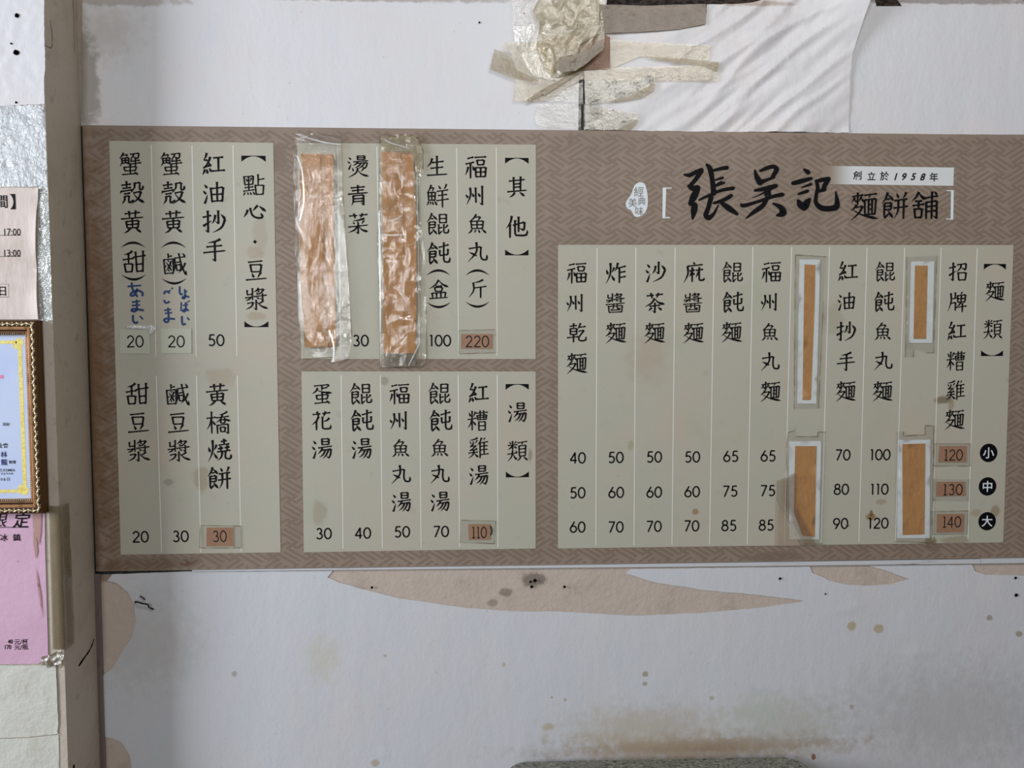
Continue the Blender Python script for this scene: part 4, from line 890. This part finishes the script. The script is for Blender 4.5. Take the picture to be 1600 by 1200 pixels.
sheet('torn_tape', [(55.5, 884), (60, 905), (64, 930), (67, 966), (63, 945), (59, 920)], FD+.0032, M_torn, pp, res=5, thick=0, label='thin brownish tape sliver')
# rolled yellow tape wrapped round the pier corner, and its crumpled foot
ty = film('yellow_corner_tape', (216, 206, 184), (138, 124, 102), .6, .1, .25, [(12, .006, (2, 1, .2))])
V = []; F = []; rows = 60; prof_pts = []
for r in range(rows+1):
    t = r/rows; y = 790+(1014-790)*t; zc = U(80, y, FD).z; ww = .004*nz(0, y, .03, 81)
    pts = [(-.018-t*.002, .0012), (-.008, .004+ww*.3), (.001, .0035), (.0035, -.003), (.0045, -.014+ww), (.003, -.028-ww-t*.004)]
    for dx, dd in pts: V.append((WX+dx+(.0006 if dx > 0 else 0), -(FD+dd), zc))
for r in range(rows):
    for c in range(5): a0 = r*6+c; F.append((a0, a0+6, a0+7, a0+1))
build('corner_tape', V, F, ty, None, True, label='yellowed tape strip wrapped round the pier corner beside the pink poster', cat='tape')
sheet('tape_clump', [(68, 1024), (84, 1020), (98, 1012), (103, 1024), (99, 1032), (101, 1044), (92, 1036), (80, 1042), (66, 1036)], FD+.004, film('clump_tape', (190, 180, 160), (150, 138, 122), .6, .25, .2, [(60, .006)]), res=2.5, thick=0,
      disp=lambda x, y: .008*ridge(x, y, .09, .07, 85), label='crumpled clump of tape at the lower right corner of the pink poster', cat='tape')
M_lowp = mat('painted_sheet', (190, 190, 184), .5, [(8, (176, 170, 158), .45, .7, .5), (90, (140, 128, 112), .68, .76, .5)], bump=[(12, .006), (90, .001)], k=1.2)
sheet('wall_sheet', [(-90, 1040), (60, 1039), (88, 1037), (90, 1090), (92, 1130), (90, 1144), (92, 1146), (45, 1151), (-90, 1156)], FD+.0008, M_lowp, res=6, jit=.3, thick=.0004,
      disp=lambda x, y: .0012+.0012*max(0, ridge(x, y, .04, .03, 91)-.4)*(1 if x > 60 else .3), label='white painted sheet on the pier just below the pink poster', cat='wall sheet')
sheet('wall_sheet', [(-90, 1158), (45, 1153), (92, 1148), (93, 1230), (-90, 1230)], FD+.0004, M_lowp, res=9, jit=.3, thick=.0004, disp=lambda x, y: .0008+.0004*nz(x, y, .04, 93),
      label='lowest white painted sheet on the pier, at the bottom left corner', cat='wall sheet')

# ---------------------------------------------------------------- certificate in an ornate gold frame
fr0 = U(67.5, 501, FD); fr1 = U(75, 799, FD); X1 = (fr0.x+fr1.x)/2; Z1 = fr0.z; Z0 = fr1.z; X0 = X1-.36
fe = empty('certificate_frame', (X1-.18, -FD, Z0), 'ornate gold picture frame holding a certificate tinted by a pale blue reflection, hung on the pier', 'picture frame')
M_gold = mat('gold_moulding', (206, 158, 116), .32, [(60, (120, 84, 50), .5, .7, .6)], metal=.55, k=1.0)
M_gdark = mat('dark_gold_side', (92, 62, 26), .45, [(30, (52, 34, 18), .4, .7, .7, (1, 1, .1))], metal=.4)
M_orn = mat('gold_ornament', (214, 196, 160), .3, [(90, (150, 112, 60), .5, .7, .5)], metal=.6)
M_brn = mat('brown_groove', (46, 26, 16), .5)
def sweep(name, prof_, m, parent):
    V = []; F = []; n = len(prof_)
    for cx, cz, sx_, sz_ in ((X0, Z0, 1, 1), (X1, Z0, -1, 1), (X1, Z1, -1, -1), (X0, Z1, 1, -1)):
        V += [(cx+sx_*s_, -(FD+h_), cz+sz_*s_) for s_, h_ in prof_]
    for c in range(4):
        for i in range(n-1): a0 = c*n+i; b0 = ((c+1) % 4)*n+i; F.append((a0, b0, b0+1, a0+1))
    return build(name, V, F, m, parent)
mo = sweep('outer_side', [(0, .0004), (0, .006), (-.0005, .007), (-.0005, .014), (.0005, .015), (.001, .019), (.003, .0205)], M_gdark, fe)
sweep('ornament_bed', [(.003, .0205), (.006, .0215), (.011, .0185)], M_brn, fe)
sweep('gold_ridge', [(.011, .0185), (.012, .0205), (.0145, .0215), (.017, .0195), (.0175, .016)], M_gold, fe)
sweep('groove', [(.0175, .016), (.019, .0145), (.020, .0155)], M_brn, fe)
sweep('inner_lip', [(.020, .0155), (.0207, .0165), (.0215, .0155), (.022, .012), (.0262, .0105), (.0262, .004)], M_gold, fe)
# beads along the inner lip
def ball(c, r, V, F, n=6):
    b0 = len(V); V.append((c[0], c[1]-r, c[2]))
    for ring in (1, 2):
        ph = ring*math.pi/4.2
        V += [(c[0]+r*math.sin(ph)*math.cos(k_*2*math.pi/n), c[1]-r*math.cos(ph), c[2]+r*math.sin(ph)*math.sin(k_*2*math.pi/n)) for k_ in range(n)]
    for k_ in range(n):
        F.append((b0, b0+1+(k_+1) % n, b0+1+k_)); F.append((b0+1+k_, b0+1+(k_+1) % n, b0+1+n+(k_+1) % n, b0+1+n+k_))
sweep('bead_bed', [(.0221, .0121), (.0260, .0108)], M_brn, fe)
V = []; F = []; s_ = .0241; z = Z0+s_
while z < Z1-s_: ball((X1-s_, -(FD+.0118), z), .0013, V, F); ball((X0+s_, -(FD+.0118), z), .0013, V, F); z += .0039
x = X0+s_
while x < X1-s_: ball((x, -(FD+.0118), Z0+s_), .0013, V, F); ball((x, -(FD+.0118), Z1-s_), .0013, V, F); x += .0039
build('bead_row', V, F, M_orn, fe, True, kind='stuff')
# carved scrolls: comma-shaped leaves that lean to and fro along the bed
V = []; F = []
def leaf(px_, pz_, ang, flip):
    n = 6; m_ = 7; ca_, sa_ = math.cos(ang), math.sin(ang); b0 = len(V)
    for i in range(m_):
        t = i/(m_-1); a_ = (t-.5)*.0115; b_ = flip*(.0027-.0068*t+.0045*t*t*t); r = .0003+.0021*math.sin(math.pi*min(1, t*.8+.18))**1.2
        for k_ in range(n):
            th = k_*2*math.pi/n; bb = b_+r*math.cos(th)*.8; hh = r*math.sin(th)+.0006
            V.append((px_+a_*ca_-bb*sa_, -(FD+.0208+hh), pz_+a_*sa_+bb*ca_))
    for i in range(m_-1):
        for k_ in range(n): a0 = b0+i*n+k_; a1 = b0+i*n+(k_+1) % n; F.append((a0, a1, a1+n, a0+n))
s_ = .0068; z = Z0+.008; fl = 1
while z < Z1-.006:
    leaf(X1-s_, z, math.pi/2, fl); leaf(X0+s_, z, math.pi/2, -fl)
    ball((X1-s_+.0026*fl, -(FD+.0215), z+.0042), .0016, V, F, 7); ball((X1-s_-.003*fl, -(FD+.021), z), .0011, V, F); fl = -fl; z += .0085
x = X0+.008
while x < X1-.008:
    leaf(x, Z0+s_, 0, fl); leaf(x, Z1-s_, 0, -fl)
    ball((x+.0042, -(FD+.0215), Z1-s_-.0026*fl), .0016, V, F, 7); ball((x+.0042, -(FD+.0215), Z0+s_+.0026*fl), .0016, V, F, 7); fl = -fl; x += .0085
build('carved_scrollwork', V, F, M_orn, fe, True, kind='stuff')
M_cert = mat('certificate_paper', (186, 198, 232), .6, [(14, (172, 188, 226), .4, .7, .6)], k=1.25)  # light blue reflection of the glass put into the paper colour
bd = build('backing_board', *box(X0+.02, X1-.02, -(FD+.003), -(FD+.0004), Z0+.02, Z1-.02), M_brn, fe)
ct = build('certificate', *box(X0+.0262, X1-.0262, -(FD+.0044), -(FD+.0031), Z0+.0262, Z1-.0262), M_cert, fe)
M_yel = mat('yellow_print', (236, 222, 130), .6, [(220, (214, 190, 90), .45, .6, .7)], k=1.15)
V = []; F = []; ins = .0395
def dsc(cx, cz, r):
    b0 = len(V); n = 9; V.extend((cx+r*(1+.18*(k_ % 2))*math.cos(k_*2*math.pi/n), -(FD+.0046+(b0//9 % 11)*1.2e-5), cz+r*(1+.18*(k_ % 2))*math.sin(k_*2*math.pi/n)) for k_ in range(n)); F.append(tuple(range(b0, b0+n)))
z = Z0+ins
while z < Z1-ins+.001: dsc(X1-ins, z, .0036); dsc(X1-ins+.0015, z+.0042, .0022); dsc(X1-ins-.002, z+.0042, .0018); dsc(X0+ins, z, .0036); z += .0084
x = X0+ins
while x < X1-ins+.001: dsc(x, Z0+ins, .0036); dsc(x, Z1-ins, .0036); dsc(x+.0042, Z1-ins-.001, .0022); dsc(x+.0042, Z0+ins+.001, .0022); x += .0084
for cx in (X0+ins, X1-ins):
    for cz in (Z0+ins, Z1-ins):
        sx_ = 1 if cx < X0+.1 else -1; sz_ = 1 if cz < Z0+.1 else -1
        for a_, b_, r in ((0, 0, .0066), (.0095, .001, .0048), (.001, .0095, .0048), (.0085, .0085, .0034), (.002, -.003, .004), (-.003, .002, .004)): dsc(cx+sx_*a_, cz+sz_*b_, r)
build('printed_border', V, F, M_yel, ct, kind='stuff')
k = Ink(FD+.0048); kb = Ink(FD+.0048)
kb.font('林', 6, 710, 9, .02); kb.font('龍', 6.5, 722, 9, .02)
k.font('基金會', 0, 696, 7.5, .006); k.font('敬贈', 19, 722, 5, .01); k.font('台大EMBA', 11, 734.5, 5, .004); k.font('校友基金會', 11, 740, 3, .004, step=1.3)
k.font('08日', 8, 749, 5.6, .004, step=1.4); k.font('同好', 10, 663, 5, .012)
kb.make('lettering', mat('blue_ink', (34, 44, 110), .5), ct); k.make('lettering', M_ink, ct)
k = Ink(FD+.0048); k.poly2([(-20, 586), (5, 586), (5, 591.5), (-20, 591.5)], [(0, 1, 2, 3)]); k.make('pink_print', mat('pink_print', (238, 140, 180), .6), ct)
N = NT('frame_glass'); tr = N.n('ShaderNodeBsdfTransparent'); gl = N.n('ShaderNodeBsdfGlossy'); gl.inputs['Roughness'].default_value = .02
mx = N.n('ShaderNodeMixShader'); N.l(schlick(N), mx.inputs[0]); N.l(tr.outputs[0], mx.inputs[1]); N.l(gl.outputs[0], mx.inputs[2]); N.l(mx.outputs[0], N.out.inputs[0])
V, F = box(X0+.0235, X1-.0235, -(FD+.0078), -(FD+.0062), Z0+.0235, Z1-.0235); build('glass', V, F, N.m, fe)

# ================================================================ table below
TT = U(1090, 1180, .02).z
xa = UH(800, 1190, TT); xb = UH(1236, 1183, TT)
ang = math.atan2(xb.y-xa.y, xb.x-xa.x)*.8; cxm = (xa.x+xb.x)/2; wdt = (xb-xa).length+.035
tb = empty('dining_table', (cxm, -.34, 0), 'small speckled grey stone patterned table against the wall at the bottom edge', 'table')
def rrect(w, l, r, n=8):
    P = []
    for cx, cy, a0 in ((w/2-r, l/2-r, 0), (-w/2+r, l/2-r, 90), (-w/2+r, -l/2+r, 180), (w/2-r, -l/2+r, 270)):
        P += [(cx+r*math.cos(math.radians(a0+90*i/n)), cy+r*math.sin(math.radians(a0+90*i/n))) for i in range(n+1)]
    return P
cy0 = (xa.y+xb.y)/2-.31
def prism(P, z0, z1):
    n = len(P); ca_, sa_ = math.cos(ang), math.sin(ang)
    Q = [(cxm+x*ca_-y*sa_, cy0+x*sa_+y*ca_) for x, y in P]
    return [(x, y, z1) for x, y in Q]+[(x, y, z0) for x, y in Q], [tuple(range(n)), tuple(reversed(range(n, 2*n)))]+[((i+1) % n, i, i+n, (i+1) % n+n) for i in range(n)]
M_stone = mat('speckled_laminate', (118, 118, 110), .35, [(100, (44, 46, 40), .52, .6, .9, (1, 2, 1)), (110, (176, 176, 160), .55, .65, .7, (1, 2, 1)), (320, (24, 24, 22), .6, .66, .8)], k=.95, spec=.4)
M_leg = mat('table_leg_metal', (70, 68, 66), .4, metal=.7)
build('table_top', *prism(rrect(wdt, .62, .05), TT-.024, TT), M_stone, tb)
build('edge_band', *prism(rrect(wdt+.004, .624, .052), TT-.0225, TT-.0015), mat('edge_band', (120, 122, 112), .5), tb)
build('apron', *prism(rrect(wdt-.12, .5, .02), TT-.07, TT-.025), M_leg, tb)
for sx_ in (-1, 1):
    for sy_ in (-1, 1):
        lx, ly = sx_*(wdt/2-.09), sy_*.22; P = [(lx+a_, ly+b_) for a_, b_ in rrect(.034, .034, .008, 3)]
        build('leg', *prism(P, 0, TT-.025), M_leg, tb)
GR = {'price_sticker': 'price stickers on the menu board', 'covering_strip': 'brown strips covering menu columns', 'wall_sheet': 'painted paper sheets on the walls',
      'tape_strip': 'old tape strips stuck on the wall', 'crumpled_film': 'plastic film on the wall'}
for o in bpy.data.objects:
    if '_org' in o: del o['_org']
    k = o.name.split('.')[0]
    if o.parent is None and k in GR and k != 'crumpled_film': o['group'] = GR[k]
